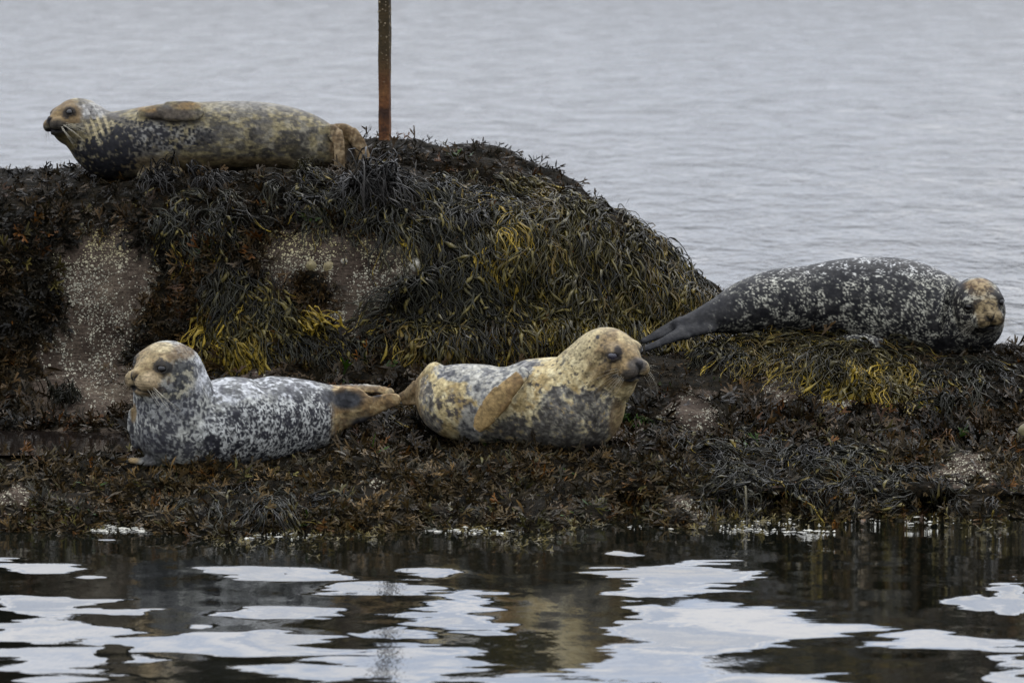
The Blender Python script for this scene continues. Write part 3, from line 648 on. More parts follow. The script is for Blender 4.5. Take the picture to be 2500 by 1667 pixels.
# ------------------------------------------------------------------ seals: implicit bodies turned into one continuous skin each
def surface_nets(S, lo, h):
    s = S < 0
    nx, ny, nz = S.shape
    acc = np.zeros((nx - 1, ny - 1, nz - 1, 3), np.float32); cnt = np.zeros((nx - 1, ny - 1, nz - 1), np.float32)
    def sl(o): return tuple(slice(o[d], S.shape[d] - 1 + o[d]) for d in range(3))
    for ax in range(3):
        for o1 in (0, 1):
            for o2 in (0, 1):
                a = [0, 0, 0]; oth = [d for d in range(3) if d != ax]; a[oth[0]] = o1; a[oth[1]] = o2
                b = a.copy(); b[ax] = 1
                A, B = S[sl(a)], S[sl(b)]; m = (A < 0) != (B < 0)
                t = np.where(m, A / np.where(m, A - B, 1), 0)
                cnt += m; acc[..., ax] += np.where(m, t, 0); acc[..., oth[0]] += m * o1; acc[..., oth[1]] += m * o2
    act = cnt > 0; idx = np.full(act.shape, -1); idx[act] = np.arange(act.sum())
    c = np.argwhere(act); V = lo + h * (c + acc[act] / cnt[act][:, None])
    Q = []
    for ax in range(3):
        A = [slice(None)] * 3; B = [slice(None)] * 3; A[ax] = slice(0, -1); B[ax] = slice(1, None)
        a, b = s[tuple(A)], s[tuple(B)]; e = np.argwhere(a != b); up = a[tuple(e.T)]
        oth = [(ax + 1) % 3, (ax + 2) % 3]
        ok = np.all(e[:, oth] >= 1, 1) & np.all(e[:, oth] < np.array(S.shape)[oth] - 1, 1); e, up = e[ok], up[ok]
        q = []
        for d1, d2 in ((0, 0), (-1, 0), (-1, -1), (0, -1)):
            f = e.copy(); f[:, oth[0]] += d1; f[:, oth[1]] += d2; q.append(idx[tuple(f.T)])
        q = np.stack(q, 1); q[~up] = q[~up][:, ::-1]; Q.append(q)
    Q = np.concatenate(Q); return V, Q[:, ::-1][(Q >= 0).all(1)] if False else Q[(Q >= 0).all(1)]

class Field:
    def __init__(s, lo, hi, h):
        s.lo, s.h = np.array(lo, np.float32), h; s.n = np.ceil((np.array(hi) - np.array(lo)) / h).astype(int)
        s.ax = [(s.lo[d] + h * np.arange(s.n[d])).astype(np.float32) for d in range(3)]
        s.S = s.new()
    def new(s): return np.full(s.n, 1.0, np.float32)
    def box(s, c, r):
        a = np.clip(((c - r - s.lo) / s.h).astype(int), 0, s.n - 1); b = np.clip(((c + r - s.lo) / s.h).astype(int) + 2, 1, s.n)
        return tuple(slice(x, y) for x, y in zip(a, b))
    def ell(s, T, c, rad, A=None, k=0.0, mode='add', margin=0.07):
        c = np.asarray(c, np.float32); rad = np.asarray(rad, np.float32) * np.ones(3, np.float32); A = np.eye(3) if A is None else A
        sl = s.box(c, rad.max() + margin)
        d = [s.ax[0][sl[0]][:, None, None] - c[0], s.ax[1][sl[1]][None, :, None] - c[1], s.ax[2][sl[2]][None, None, :] - c[2]]
        if rad.max() - rad.min() < 1e-6: D = np.sqrt(d[0] ** 2 + d[1] ** 2 + d[2] ** 2) - rad[0]
        else:
            k0 = 0; k1 = 0
            for i in range(3):
                q = (np.float32(A[i][0]) * d[0] + np.float32(A[i][1]) * d[1] + np.float32(A[i][2]) * d[2]) / rad[i]; k0 = k0 + q * q; k1 = k1 + (q / rad[i]) ** 2
            k0 = np.sqrt(k0); D = k0 * (k0 - 1) / np.maximum(np.sqrt(k1), 1e-6)
        t = T[sl]
        if mode == 'add':
            if k > 0:
                hh = np.clip(0.5 + 0.5 * (t - D) / k, 0, 1); T[sl] = t + (D - t) * hh - k * hh * (1 - hh)
            else: T[sl] = np.minimum(t, D)
        else:
            hh = np.clip(0.5 - 0.5 * (t + D) / k, 0, 1); T[sl] = t + (-D - t) * hh + k * hh * (1 - hh)
    def merge(s, T, k):
        hh = np.clip(0.5 + 0.5 * (s.S - T) / k, 0, 1); s.S = s.S + (T - s.S) * hh - k * hh * (1 - hh)

def catmull(P, n):
    P = np.asarray(P, float); m = len(P) - 1; t = np.linspace(0, m, n); i = np.minimum(t.astype(int), m - 1); f = (t - i)[:, None]
    p0, p1, p2, p3 = P[np.maximum(i - 1, 0)], P[i], P[i + 1], P[np.minimum(i + 2, m)]
    return 0.5 * (2 * p1 + (p2 - p0) * f + (2 * p0 - 5 * p1 + 4 * p2 - p3) * f * f + (3 * p1 - p0 - 3 * p2 + p3) * f ** 3)

class Seal:
    def __init__(s, Y0, H=0.0065): s.Y0, s.H = Y0, H; s.chains, s.flips = [], []
    def w(s, px, py, dY=0.0): return unproj(px, py, s.Y0 + dY)
    def m(s, r, dY=0.0): return r * (s.Y0 + dY) / FPX
    def head_frame(s, px, py, dY, spx, f, pitch=0.0, roll=0.0):
        s.hc = s.w(px, py, dY); s.hs = s.m(spx, dY)
        f = np.array([f[0], f[1], 0.0]); f /= np.linalg.norm(f); z = np.array([0, 0, 1.0])
        p = R(pitch); F = f * math.cos(p) + z * math.sin(p); r = np.cross(f, z); u = np.cross(r, F)
        a = R(roll); r, u = r * math.cos(a) + u * math.sin(a), u * math.cos(a) - r * math.sin(a)
        s.A = np.stack([r, F, u])
    def hp(s, r, f, u): return s.hc + s.hs * (r * s.A[0] + f * s.A[1] + u * s.A[2])
    def build(s, body, flips, folds=(), squash=1.0, kneck=0.05, hk=0.5):
        pts = []
        W = np.array([[*s.w(p[0], p[1], p[2]), s.m(p[3], p[2])] for p in body])
        D = catmull(W, 110)
        fl = []
        for kind, ch, thick in flips:
            Wf = np.array([[*s.w(p[0], p[1], p[2]), s.m(p[3], p[2])] for p in ch]); fl.append((catmull(Wf, 46), thick, kind))
        allp = np.concatenate([D] + [f[0] for f in fl] + [np.array([[*s.hp(0, .3, 0), s.hs * 1.9]])])
        lo = (allp[:, :3] - allp[:, 3:]).min(0) - 0.03; hi = (allp[:, :3] + allp[:, 3:]).max(0) + 0.03
        F = Field(lo, hi, s.H); s.F = F
        for q in D: F.ell(F.S, q[:3], (q[3], q[3] * squash, q[3]) if squash != 1 else q[3])
        # head
        T = F.new(); h = s.hs; A = s.A
        def e(r, f, u, rad, k=0.12, mode='add'): F.ell(T, s.hp(r, f, u), np.array(rad) * h, A, k * h, mode)
        e(0, 0, 0, (0.96, 1.12, 0.88), 0); e(0, 0.78, -0.10, (0.56, 0.72, 0.50), 0.3); e(0, .25, -.5, (0.74, 0.85, 0.52), 0.35)
        for q in (-1, 1):
            e(q * 0.42, 0.45, -0.38, (0.50, 0.62, 0.46), 0.25)
            e(q * 0.26, 1.29, -0.37, (0.40, 0.40, 0.35), 0.08); e(q * 0.50, 0.72, 0.26, (0.30, 0.34, 0.24), 0.18)
        e(0, 1.50, -0.16, (0.20, 0.22, 0.20), 0.12); e(0, 1.10, -0.66, (0.38, 0.42, 0.22), 0.14)
        for q in (-1, 1):
            e(q * 0.585, 0.86, 0.13, (0.255, 0.255, 0.235), 0.08)
            e(q * 0.685, 1.005, 0.13, (0.165, 0.165, 0.10), 0.03, 'sub')
            for t in np.linspace(0, 1, 5): e(q * (0.045 + 0.12 * t), 1.715 - 0.05 * t, -0.26 + 0.18 * t, (0.038, 0.09, 0.045), 0.03, 'sub')
            e(q * 0.93, -0.02, 0.12, (0.10, 0.06, 0.06), 0.05, 'sub')
            for t in np.linspace(0, 1, 9): e(q * (0.05 + 0.5 * t), 1.56 - 0.62 * t * t, -0.60 - 0.10 * math.sin(t * 3.1) + 0.04 * t, (0.085, 0.085, 0.035), 0.06, 'sub')
        e(0, 1.66, -0.42, (0.028, 0.12, 0.13), 0.05, 'sub')
        F.merge(T, kneck)
        for dd, thick, kind in fl:
            T = F.new(); tg = nrm(np.gradient(dd[:, :3], axis=0))
            for q, t in zip(dd, tg):
                fn = np.array(kind[1], float); fn = nrm(fn - t * (fn @ t)); wv = np.cross(t, fn)
                F.ell(T, q[:3], (q[3], q[3], max(q[3] * thick, 0.011)), np.stack([t, wv, fn]))
            for i0 in range(16, 46, 2):
                q, t = dd[i0], tg[i0]; fn = np.array(kind[1], float); fn = nrm(fn - t * (fn @ t)); wv = np.cross(t, fn)
                for a in (-0.84, -0.42, 0.0, 0.42, 0.84): F.ell(T, q[:3] + wv * a * q[3] + t * q[3] * 0.55 * (1 - a * a), max(q[3] * thick, 0.011) * (1.08 - 0.3 * abs(a)) * 0.92 + 0.001)
            F.merge(T, kind[0])
        GX, GY, GZ = F.ax[0][:, None, None], F.ax[1][None, :, None], F.ax[2][None, None, :]
        for (c, nv, wd_, dep, rad) in folds:
            c = np.asarray(c); nv = nrm(np.asarray(nv, float))
            d = (GX - c[0]) * nv[0] + (GY - c[1]) * nv[1] + (GZ - c[2]) * nv[2]; rr = (GX - c[0]) ** 2 + (GY - c[1]) ** 2 + (GZ - c[2]) ** 2
            F.S = F.S + dep * np.exp(-(d / wd_) ** 2) * np.exp(-rr / rad ** 2) - 0.5 * dep * np.exp(-((d - 1.8 * wd_) / wd_) ** 2) * np.exp(-rr / rad ** 2)
        V, Q = surface_nets(F.S, F.lo, F.h)
        # drop stray bits: keep faces as they are, relax twice
        s.V, s.Q = V, Q
        for _ in range(2):
            acc = np.zeros_like(s.V); cn = np.zeros(len(s.V))
            for a in range(4):
                i, j = Q[:, a], Q[:, (a + 1) % 4]
                for d in range(3): acc[:, d] += np.bincount(i, s.V[j, d], len(s.V)) + np.bincount(j, s.V[i, d], len(s.V))
                cn += np.bincount(i, minlength=len(s.V)) + np.bincount(j, minlength=len(s.V))
            s.V = s.V * 0.5 + 0.5 * acc / np.maximum(cn, 1)[:, None]
        ctr = s.V[Q].mean(1); near = np.linalg.norm(ctr - s.hp(0, .5, -.1), axis=1) < 1.75 * s.hs
        q = Q[near]; a, b, c, d = (s.V[q[:, i]] for i in range(4)); n0 = len(s.V); m = len(q)
        E = np.stack([q, np.roll(q, -1, 1)], -1).reshape(-1, 2); E.sort(1); ue, inv = np.unique(E, axis=0, return_inverse=True); inv = inv.reshape(m, 4)
        mid = (s.V[ue[:, 0]] + s.V[ue[:, 1]]) / 2; cen = (a + b + c + d) / 4
        s.V = np.concatenate([s.V, mid, cen]); e_ = n0 + inv; c_ = (n0 + len(ue) + np.arange(m))
        sub = np.concatenate([np.stack([q[:, i], e_[:, i], c_, e_[:, (i + 3) % 4]], 1) for i in range(4)])
        s.Q = np.concatenate([Q[~near], sub])
        s.px, s.py = proj(s.V)
        s.nf = 2.0 * fbm(s.V * 26 + 3, 4, 0.62); s.nl = 2.0 * fbm(s.V * 10 + 8, 4, 0.6); s.nh = 2.2 * fbm(s.V * np.array([75, 75, 95]) + 5, 2, .7)
        s.hl = ((s.V - s.hc) @ s.A.T) / s.hs        # head coordinates: right, forward, up
    def face_paint(s, col, nose=1.0, dark=(0.012, 0.011, 0.011)):
        r, f, u = s.hl.T; dark = np.array(dark)
        col = col * (1 + 0.34 * s.nh + 0.14 * s.nf).clip(0.35, 1.7)[:, None]
        def put(w, c):
            nonlocal col
            col = col * (1 - w[:, None]) + np.asarray(c) * w[:, None]
        ar = np.abs(r)
        d = np.sqrt(((ar - 0.64) / 1.0) ** 2 + ((f - 0.94) / 1.0) ** 2 + ((u - 0.13) / 0.85) ** 2); put((1 - sst(0.22, 0.42, d + 0.16 * s.nf)) * 0.93, dark)
        d = np.sqrt((ar / 1.05) ** 2 + ((f - 1.72) / 1.3) ** 2 + ((u + 0.16) / 1.0) ** 2); put((1 - sst(0.12, 0.24, d + .05 * s.nf)) * nose, dark * 2.0)
        for t in np.linspace(0, 1, 7):
            d = np.sqrt((ar - (0.04 + 0.15 * t)) ** 2 + ((f - 1.70) * 0.35) ** 2 + (u + 0.30 - 0.24 * t) ** 2); put((1 - sst(0.028, 0.06, d)) * (f > 1.35), dark * 0.6)
        d = np.sqrt((ar * 1.3) ** 2 + ((f - 1.66) * 0.3) ** 2 + ((u + 0.44) * 0.33) ** 2); put((1 - sst(0.03, 0.06, d)) * (f > 1.35) * .8, dark)
        for t in np.linspace(0, 1, 9):
            d = np.sqrt((ar - (0.05 + 0.5 * t)) ** 2 + (f - (1.56 - 0.62 * t * t)) ** 2 * 0.6 + ((u + 0.60 + 0.10 * math.sin(t * 3.1) - 0.04 * t) * 1.3) ** 2); put((1 - sst(0.05, 0.20, d + .08 * s.nf)) * 0.9, dark)
        d = np.sqrt((ar - 0.92) ** 2 + (f + 0.02) ** 2 + (u - 0.12) ** 2); put(1 - sst(0.05, 0.10, d), dark)
        for q in range(3):     # whisker rows
            d = np.abs(u + 0.30 + 0.09 * q); put((1 - sst(0.008, 0.03, d)) * sst(1.15, 1.3, f) * (ar > 0.12) * (ar < 0.62) * (u < -0.2) * 0.45, dark)
        return col
    def finish(s, name, label, col, eyemats, whisk=15, seed=1, wcol=None):
        ctr = np.array([s.V[:, 0].mean(), s.Y0, s.V[:, 2].min()])
        root = mesh_obj(name, s.V - ctr, s.Q, M['coat'], col=np.clip(col, 0.003, 0.8)); root.location = ctr
        tag(root, label, 'seal', 'seals resting on the rocks')
        for q, mt in zip((-1, 1), eyemats):
            c = s.hp(q * 0.605, 0.895, 0.13) - ctr; V, Qe = [], []
            n1, n2 = 14, 20
            for a in range(n1 + 1):
                for b in range(n2):
                    th = math.pi * a / n1; ph = 2 * math.pi * b / n2
                    V.append(c + s.hs * 0.185 * np.array([math.sin(th) * math.cos(ph), math.sin(th) * math.sin(ph), math.cos(th)]))
            i = np.arange((n1 + 1) * n2).reshape(n1 + 1, n2); j = np.roll(i, -1, 1); Qe = np.stack([i[:-1], i[1:], j[1:], j[:-1]], -1).reshape(-1, 4)
            mesh_obj('eye', np.array(V), Qe, M[mt], parent=root)
        g = np.random.default_rng(seed); parts = []
        for q in (-1, 1):
            P = []
            for k in range(whisk):
                a = g.uniform(0.25, 0.56); b = g.uniform(1.2, 1.42); u = g.uniform(-.5, -.28)
                p = np.array([q * a, b, u]); d = np.array([q * g.uniform(.55, 1.0), g.uniform(-.55, .35), g.uniform(-.95, 0.05)]); d /= np.linalg.norm(d); ln = g.uniform(0.7, 1.5)
                L_ = [p]
                for t in range(7): L_.append(L_[-1] + d * ln / 7); d = d + np.array([0, -0.10, -0.09]); d /= np.linalg.norm(d)
                P.append([s.hp(*x) - ctr for x in L_])
            P = np.array(P); T = nrm(np.gradient(P, axis=1)); Aa = nrm(np.cross(T, np.array([0.2, 1, 0.1]))); B = np.cross(T, Aa); n, S1 = P.shape[:2]
            r = 0.00055 * (1 - 0.7 * np.linspace(0, 1, S1))[None, :, None, None]; th = np.array([0, 2.094, 4.189])
            ring = P[:, :, None] + r * (np.cos(th)[None, None, :, None] * Aa[:, :, None] + np.sin(th)[None, None, :, None] * B[:, :, None])
            i = np.arange(n * S1 * 3).reshape(n, S1, 3); j = np.roll(i, -1, 2)
            parts.append((ring.reshape(-1, 3), np.stack([i[:, :-1], j[:, :-1], j[:, 1:], i[:, 1:]], -1).reshape(-1, 4), np.zeros((ring.size // 3, 3))))
        V, Q, _ = join(parts); w = mesh_obj('whiskers', V, Q, M['whisker'], parent=root); w['kind'] = 'stuff'
        return root, ctr

def blob(px, py, L):
    """soft union of ellipses (cx, cy, rx, ry) in source pixels -> 0..1"""
    r = np.full(px.shape, 9.0)
    for cx, cy, rx, ry in L: r = np.minimum(r, np.sqrt(((px - cx) / rx) ** 2 + ((py - cy) / ry) ** 2))
    return 1 - sst(0.6, 1.25, r)
def lerp(a, b, w): return np.asarray(a) * (1 - w[:, None]) + np.asarray(b) * w[:, None]
DN = (0, -1, 0)

# --- topmost seal, on its side on the big rock, facing left
s = Seal(23.35); s.head_frame(190, 288, -0.02, 54, (-math.cos(R(42)), -math.sin(R(42))), 4, -9)
s.build([(172, 322, 0, 34), (196, 312, 0, 54), (226, 330, 0, 68), (262, 354, 0, 80), (310, 353, 0, 84), (370, 346, 0, 87), (430, 339, 0, 87), (500, 333, 0, 84), (570, 330, 0, 83), (640, 331, 0.02, 81),
         (700, 338, 0.03, 77), (750, 347, 0.04, 67), (790, 357, 0.05, 53), (815, 362, .06, 36)],
        [((0.02, (0.25, -1, 0.55)), [(345, 276, -0.115, 12), (385, 273, -0.14, 20), (430, 272, -0.155, 22), (468, 272, -0.16, 21), (486, 276, -0.16, 13)], 0.5),
         ((0.015, DN), [(790, 335, -0.02, 24), (812, 322, -0.06, 18), (826, 345, -0.10, 12), (829, 385, -0.12, 11), (828, 422, -0.12, 12)], 0.55),
         ((0.015, DN), [(800, 330, 0.02, 24), (842, 318, 0.0, 16), (872, 345, -0.02, 14), (888, 385, -0.03, 13), (888, 418, -0.03, 12)], 0.55),
         ((0.008, DN), [(842, 338, 0.0, 18), (856, 372, 0.01, 20), (858, 405, 0.01, 18)], 0.25),
         ((0.015, (0, -1, 0.3)), [(345, 428, -0.13, 12), (390, 421, -0.15, 14), (438, 419, -0.16, 8)], 0.6)],
        folds=[(s.w(232, 300, -0.08), (0.9, 0, .35), 0.010, 0.007, 0.13), (s.w(250, 310, -0.1), (0.9, 0, .3), 0.010, 0.008, 0.13), (s.w(268, 318, -0.1), (0.9, 0, .28), 0.010, 0.006, 0.12), (s.w(182, 375, -0.1), (0.5, 0, 0.8), 0.012, 0.006, 0.10)])
P, px, py, nf, nl = s.V, s.px, s.py, s.nf, s.nl
st = 2 * fbm(P * np.array([26, 40, 60]) + 3, 4, .6); wp = 0.45 * np.stack([fbm(P * 50, 2), fbm(P * 50 + 9, 2), fbm(P * 50 + 19, 2)], -1); d1, d2 = worley(P * 50 + wp * 1.2); n6 = 2 * fbm(P * 62 + 77, 3, .6)
tan = lerp((0.062, 0.055, 0.042), (0.15, 0.125, 0.068), sst(-0.35, 0.4, st)); tan = lerp(tan, (0.060, 0.056, 0.052), sst(0.1, 0.6, nl) * 0.6)
tan = lerp(tan, (0.17, 0.155, 0.115), sst(0.15, 0.6, nf) * .4)
tan = lerp(tan, (0.085, 0.058, 0.024), blob(px, py, [(430, 405, 160, 26), (620, 400, 130, 18)]) * .6)
tan = lerp(tan, (0.13, 0.125, 0.115), sst(290, 250, py) * sst(480, 560, px) * .6)
dk = blob(px, py, [(255, 385, 90, 66), (300, 345, 70, 55), (390, 335, 140, 40), (230, 415, 60, 25), (330, 310, 60, 25)]); dk2 = blob(px, py, [(250, 390, 85, 60), (290, 350, 50, 45)])
cell = sst(-0.07, 0.09, 0.46 - d1 + 0.12 * nf + 0.10 * n6 + 0.40 * (dk - 0.8) + 0.20 * dk2)
col = lerp(tan, (0.010, 0.010, 0.0115), cell * sst(0.2, 0.55, dk + .2 * nf))
net = blob(px, py, [(400, 335, 110, 36)]); col = lerp(col, (0.15, 0.148, 0.14), net * (1 - cell) * sst(-.4, .3, nf) * .6)
sp = blob(px, py, [(556, 287, 8, 8), (618, 327, 12, 18), (700, 350, 34, 30), (722, 338, 24, 22), (526, 300, 16, 22), (648, 375, 24, 14), (616, 370, 12, 18), (760, 325, 16, 10), (730, 375, 26, 20), (500, 340, 30, 24)])
col = lerp(col, (0.012, 0.0115, 0.012), sst(0.50, 0.95, sp + 0.28 * nf + .50 * n6) * .72)
r, f, u = s.hl.T
face = sst(0.45, 0.85, f + 0.25 * u + 0.22 * nl) * (u > -0.4); top = blob(px, py, [(222, 270, 38, 24)]) * (u > -.2)
col = lerp(col, lerp((0.12, 0.115, 0.11), (0.24, 0.235, 0.22), sst(-.5, .4, nf)), top * .9); col = lerp(col, lerp((0.155, 0.102, 0.042), (0.080, 0.051, 0.021), sst(-.4, .4, nf + .4 * s.nh)), face * 0.9)
col = lerp(col, (0.030, 0.026, 0.020), blob(px, py, [(140, 314, 32, 24)]) * .9); col = lerp(col, lerp((0.11, 0.085, 0.035), (0.03, 0.026, 0.016), sst(-.2, .3, nf)), blob(px, py, [(160, 347, 30, 22)]) * .8)
stripe = sst(-.1, .5, np.sin((px - 0.35 * (py - 300)) * 2 * math.pi / 17.0) + .3 * nf) * blob(px, py, [(240, 308, 36, 26)]); col = lerp(col, (0.24, 0.20, 0.115), stripe * 0.8)
col = lerp(col, (0.040, 0.031, 0.023), blob(px, py, [(420, 280, 74, 17)]) * .85); col = lerp(col, (0.13, 0.075, 0.022), blob(px, py, [(455, 259, 40, 10), (365, 266, 34, 10)]) * (0.5 + .5 * nf).clip(0, 1))
hf = sst(795, 815, px + 6 * nf); col = lerp(col, lerp((0.075, 0.048, 0.022), (0.145, 0.105, 0.058), sst(-.4, .4, st + 0.4 * np.sin(px * .55 + .12 * py))), hf)
col = lerp(col, (0.03, 0.027, 0.024), blob(px, py, [(856, 385, 13, 34)]) * .85)
col = s.face_paint(col)
o, ctr = s.finish('seal', 'brown spotted seal lying on its side atop the big rock, facing left', col, ('eye', 'eye'), 14, 3)
for k in range(5):
    a = s.w(480 - 2 * k + 5, 262 + 5 * k, -0.158) - ctr; V = []
    for q, rr in ((0, .003), (0.5, .0026), (1, .0004)):
        for t in range(5): th = t * 1.2566; V.append(a + np.array([q * 0.020, 0.003 - rr * math.cos(th), rr * math.sin(th) - 0.004 * q * q]))
    i = np.arange(15).reshape(3, 5); j = np.roll(i, -1, 1); mesh_obj('claw', np.array(V), np.stack([i[:-1], j[:-1], j[1:], i[1:]], -1).reshape(-1, 4), M['claw'], parent=o)
SEAL_FIELDS = [s.F]

# --- pale front seal, left
s = Seal(20.72); s.head_frame(414, 896, -0.06, 71, (-math.cos(R(46)), -math.sin(R(46))), -1, 6)
s.build([(398, 905, -0.04, 62), (420, 955, -0.03, 94), (428, 1000, -0.03, 102), (436, 1045, -0.02, 104), (500, 1050, 0.03, 106), (560, 1036, 0.10, 116), (620, 1035, 0.18, 110), (670, 1026, 0.25, 108), (725, 1022, 0.32, 98), (768, 1012, 0.38, 80), (798, 998, 0.42, 58), (815, 985, .45, 40)],
        [((0.02, DN), [(800, 1014, 0.36, 30), (838, 1020, 0.33, 27), (880, 1004, 0.31, 22), (920, 987, 0.29, 18), (950, 978, 0.28, 15), (968, 975, 0.28, 12)], 0.5),
         ((0.02, (0, -1, 1)), [(770, 962, 0.42, 18), (820, 951, 0.44, 13), (880, 948, 0.45, 11), (925, 951, 0.46, 9), (955, 957, 0.46, 7)], 0.5),
         ((0.02, DN), [(780, 980, 0.34, 34), (830, 978, 0.31, 30), (862, 977, 0.30, 27), (882, 976, 0.30, 20)], 0.45),
         ((0.02, (0, -1, 0)), [(345, 1075, 0.06, 26), (330, 1035, 0.05, 16), (326, 1005, 0.05, 9)], 0.5),
         ((0.02, (0, -.3, 1)), [(400, 1125, -0.06, 26), (355, 1126, -0.10, 15), (322, 1124, -0.11, 8)], 0.5)],
        folds=[(s.w(500, 930, -0.12), (0.85, 0.3, 0.35), 0.016, 0.010, 0.16), (s.w(640, 930, 0.1), (1, 0.2, 0), 0.03, 0.010, 0.12), (s.w(775, 1030, 0.26), (1, -0.2, 0.1), 0.014, 0.012, 0.13)])
P, px, py, nf, nl = s.V, s.px, s.py, s.nf, s.nl
wp = 0.5 * np.stack([fbm(P * 50, 2), fbm(P * 50 + 9, 2), fbm(P * 50 + 19, 2)], -1)
d1, d2 = worley(P * np.array([54, 54, 43]) + wp * 1.3); e = d2 - d1
pale, mid, dark = np.array([0.29, 0.29, 0.258]), np.array([0.11, 0.112, 0.115]), np.array([0.017, 0.017, 0.021])
rump = blob(px, py, [(640, 1060, 150, 90), (740, 1010, 90, 80), (560, 1080, 80, 70)]); back = blob(px, py, [(600, 930, 140, 42), (700, 935, 90, 38), (550, 945, 60, 45)])
spot = sst(-0.07, 0.07, 0.50 - d1 + 0.13 * nf + 0.10 * nl)
base = lerp(pale, mid, sst(-.35, .6, nl + .3 * nf) * .6); base = lerp(base, mid * .8, blob(px, py, [(400, 1000, 70, 34), (360, 1090, 60, 40)]) * .7)
colA = lerp(base, dark * 1.3, spot * 0.92)
ringy = 1 - sst(0.03, 0.15, e - 0.07 - 0.10 * nf)
colB = lerp(dark, np.array([0.285, 0.288, 0.27]), ringy * sst(-.75, .1, .35 * nl + 0.6 * nf + .3 * s.nh) * .95)
col = lerp(colA, colB, (rump * 1.15).clip(0, 1)); colC = lerp(mid * .75, np.array([0.29, 0.295, 0.30]), sst(-.35, .45, nf + .5 * s.nh)); colC = lerp(colC, dark * 1.8, sst(.25, .6, 2 * fbm(P * 32 + 33, 3)) * .8)
col = lerp(col, colC, back * .85); col = lerp(col, np.array([0.36, 0.365, 0.37]), blob(px, py, [(504, 905, 12, 44), (486, 868, 12, 26)]) * (.55 + .4 * nf).clip(0, 1))
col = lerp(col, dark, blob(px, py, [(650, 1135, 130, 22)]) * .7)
r, f, u = s.hl.T
face = sst(0.20, 0.75, f + 0.35 * u + 0.30 * nl + .15 * nf) * sst(-0.75, -0.35, u + 0.5 * (f - 0.8) + .15 * nf) * sst(-0.35, 0.1, 0.75 - np.abs(r) + .2 * nf)
facec = lerp((0.20, 0.150, 0.076), (0.080, 0.054, 0.026), sst(-.4, .4, .6 * nl + .7 * nf + .25 * s.nh)); facec = lerp(facec, (0.28, 0.215, 0.13), blob(px, py, [(330, 945, 30, 22), (372, 928, 28, 24)]) * .7)
col = lerp(col, facec, face); col = lerp(col, lerp((0.10, 0.062, 0.026), (0.05, 0.032, 0.016), sst(-.3, .4, nf)), blob(px, py, [(446, 858, 34, 22)]) * .8); col = lerp(col, (0.29, 0.24, 0.14), blob(px, py, [(392, 848, 34, 14)]) * (.5 + .5 * nf).clip(0, 1))
col = lerp(col, lerp((0.02, 0.02, 0.02), (0.19, 0.175, 0.125), sst(-.1, .35, nf)), blob(px, py, [(446, 920, 34, 48), (420, 965, 40, 14)]) * .85)
hfl = sst(800, 822, px + 5 * nf) * sst(935, 945, py); tn = lerp((0.155, 0.10, 0.045), (0.24, 0.18, 0.092), sst(-.4, .3, nf)); tn = lerp(tn, (0.02, 0.02, 0.02), sst(.35, .7, 2 * fbm(P * 30 + 7, 3)) * .45)
tn = lerp(tn, (0.02, 0.019, 0.019), blob(px, py, [(905, 1032, 60, 20), (920, 963, 14, 7)])); col = lerp(col, tn, hfl)
col = lerp(col, np.array([0.034, 0.035, 0.038]) * (1 + .4 * nf)[:, None], blob(px, py, [(846, 976, 46, 26), (800, 968, 20, 20)]) * (s.V[:, 1] < 20.72 + 0.36)); col = lerp(col, (0.03, 0.029, 0.028), blob(px, py, [(372, 1128, 30, 12), (350, 1110, 20, 14)]) * .8); col = lerp(col, (0.15, 0.105, 0.05), blob(px, py, [(316, 1123, 26, 12), (326, 1008, 8, 24)]))
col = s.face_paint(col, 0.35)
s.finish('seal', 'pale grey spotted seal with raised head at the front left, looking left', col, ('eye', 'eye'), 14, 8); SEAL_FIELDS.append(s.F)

# --- tan front seal, centre
s = Seal(20.95); s.head_frame(1484, 862, -0.08, 70, (math.cos(R(48)), -math.sin(R(48))), -5, -4)
s.build([(1475, 880, -.06, 66), (1452, 905, -0.04, 84), (1428, 945, -0.02, 100), (1412, 992, 0.0, 112), (1360, 988, 0.02, 117), (1295, 987, 0.05, 108), (1225, 991, 0.08, 99), (1165, 986, 0.11, 98), (1108, 979, 0.14, 89), (1075, 968, .16, 58)],
        [((0.02, (-.25, -1, 0.15)), [(1275, 912, -0.135, 18), (1245, 945, -0.165, 24), (1212, 982, -0.165, 25), (1182, 1020, -0.155, 21), (1166, 1044, -0.15, 12)], 0.45),
         ((0.03, (0, -1, .5)), [(1060, 915, 0.12, 32), (1025, 938, 0.18, 18), (1002, 955, 0.24, 12), (986, 965, 0.28, 8), (978, 968, .29, 6)], 0.6),
         ((0.02, (0, -1, .5)), [(1050, 967, 0.14, 22), (1015, 977, 0.22, 10), (990, 981, 0.28, 7)], 0.6),
         ((0.05, DN), [(1480, 915, -0.09, 50), (1500, 930, -0.10, 34), (1505, 938, -.1, 26)], 1.0)],
        folds=[(s.w(1440, 915, -0.2), (-0.8, 0, 0.6), 0.014, 0.008, 0.15), (s.w(1470, 925, -0.2), (-0.75, 0, 0.65), 0.011, 0.007, 0.11), (s.w(1240, 890, 0.05), (1, 0.1, 0), 0.05, 0.010, 0.2), (s.w(1150, 1020, 0), (-0.9, 0, 0.2), 0.03, 0.008, 0.15)])
P, px, py, nf, nl = s.V, s.px, s.py, s.nf, s.nl
n3 = 1.1 * fbm(P * 26 + 70, 4, .65) + 1.5 * fbm(P * 62 + 170, 3, .6); wp = 0.45 * np.stack([fbm(P * 50, 2), fbm(P * 50 + 9, 2), fbm(P * 50 + 19, 2)], -1); d1, d2 = worley(P * 40 + wp); e = d2 - d1
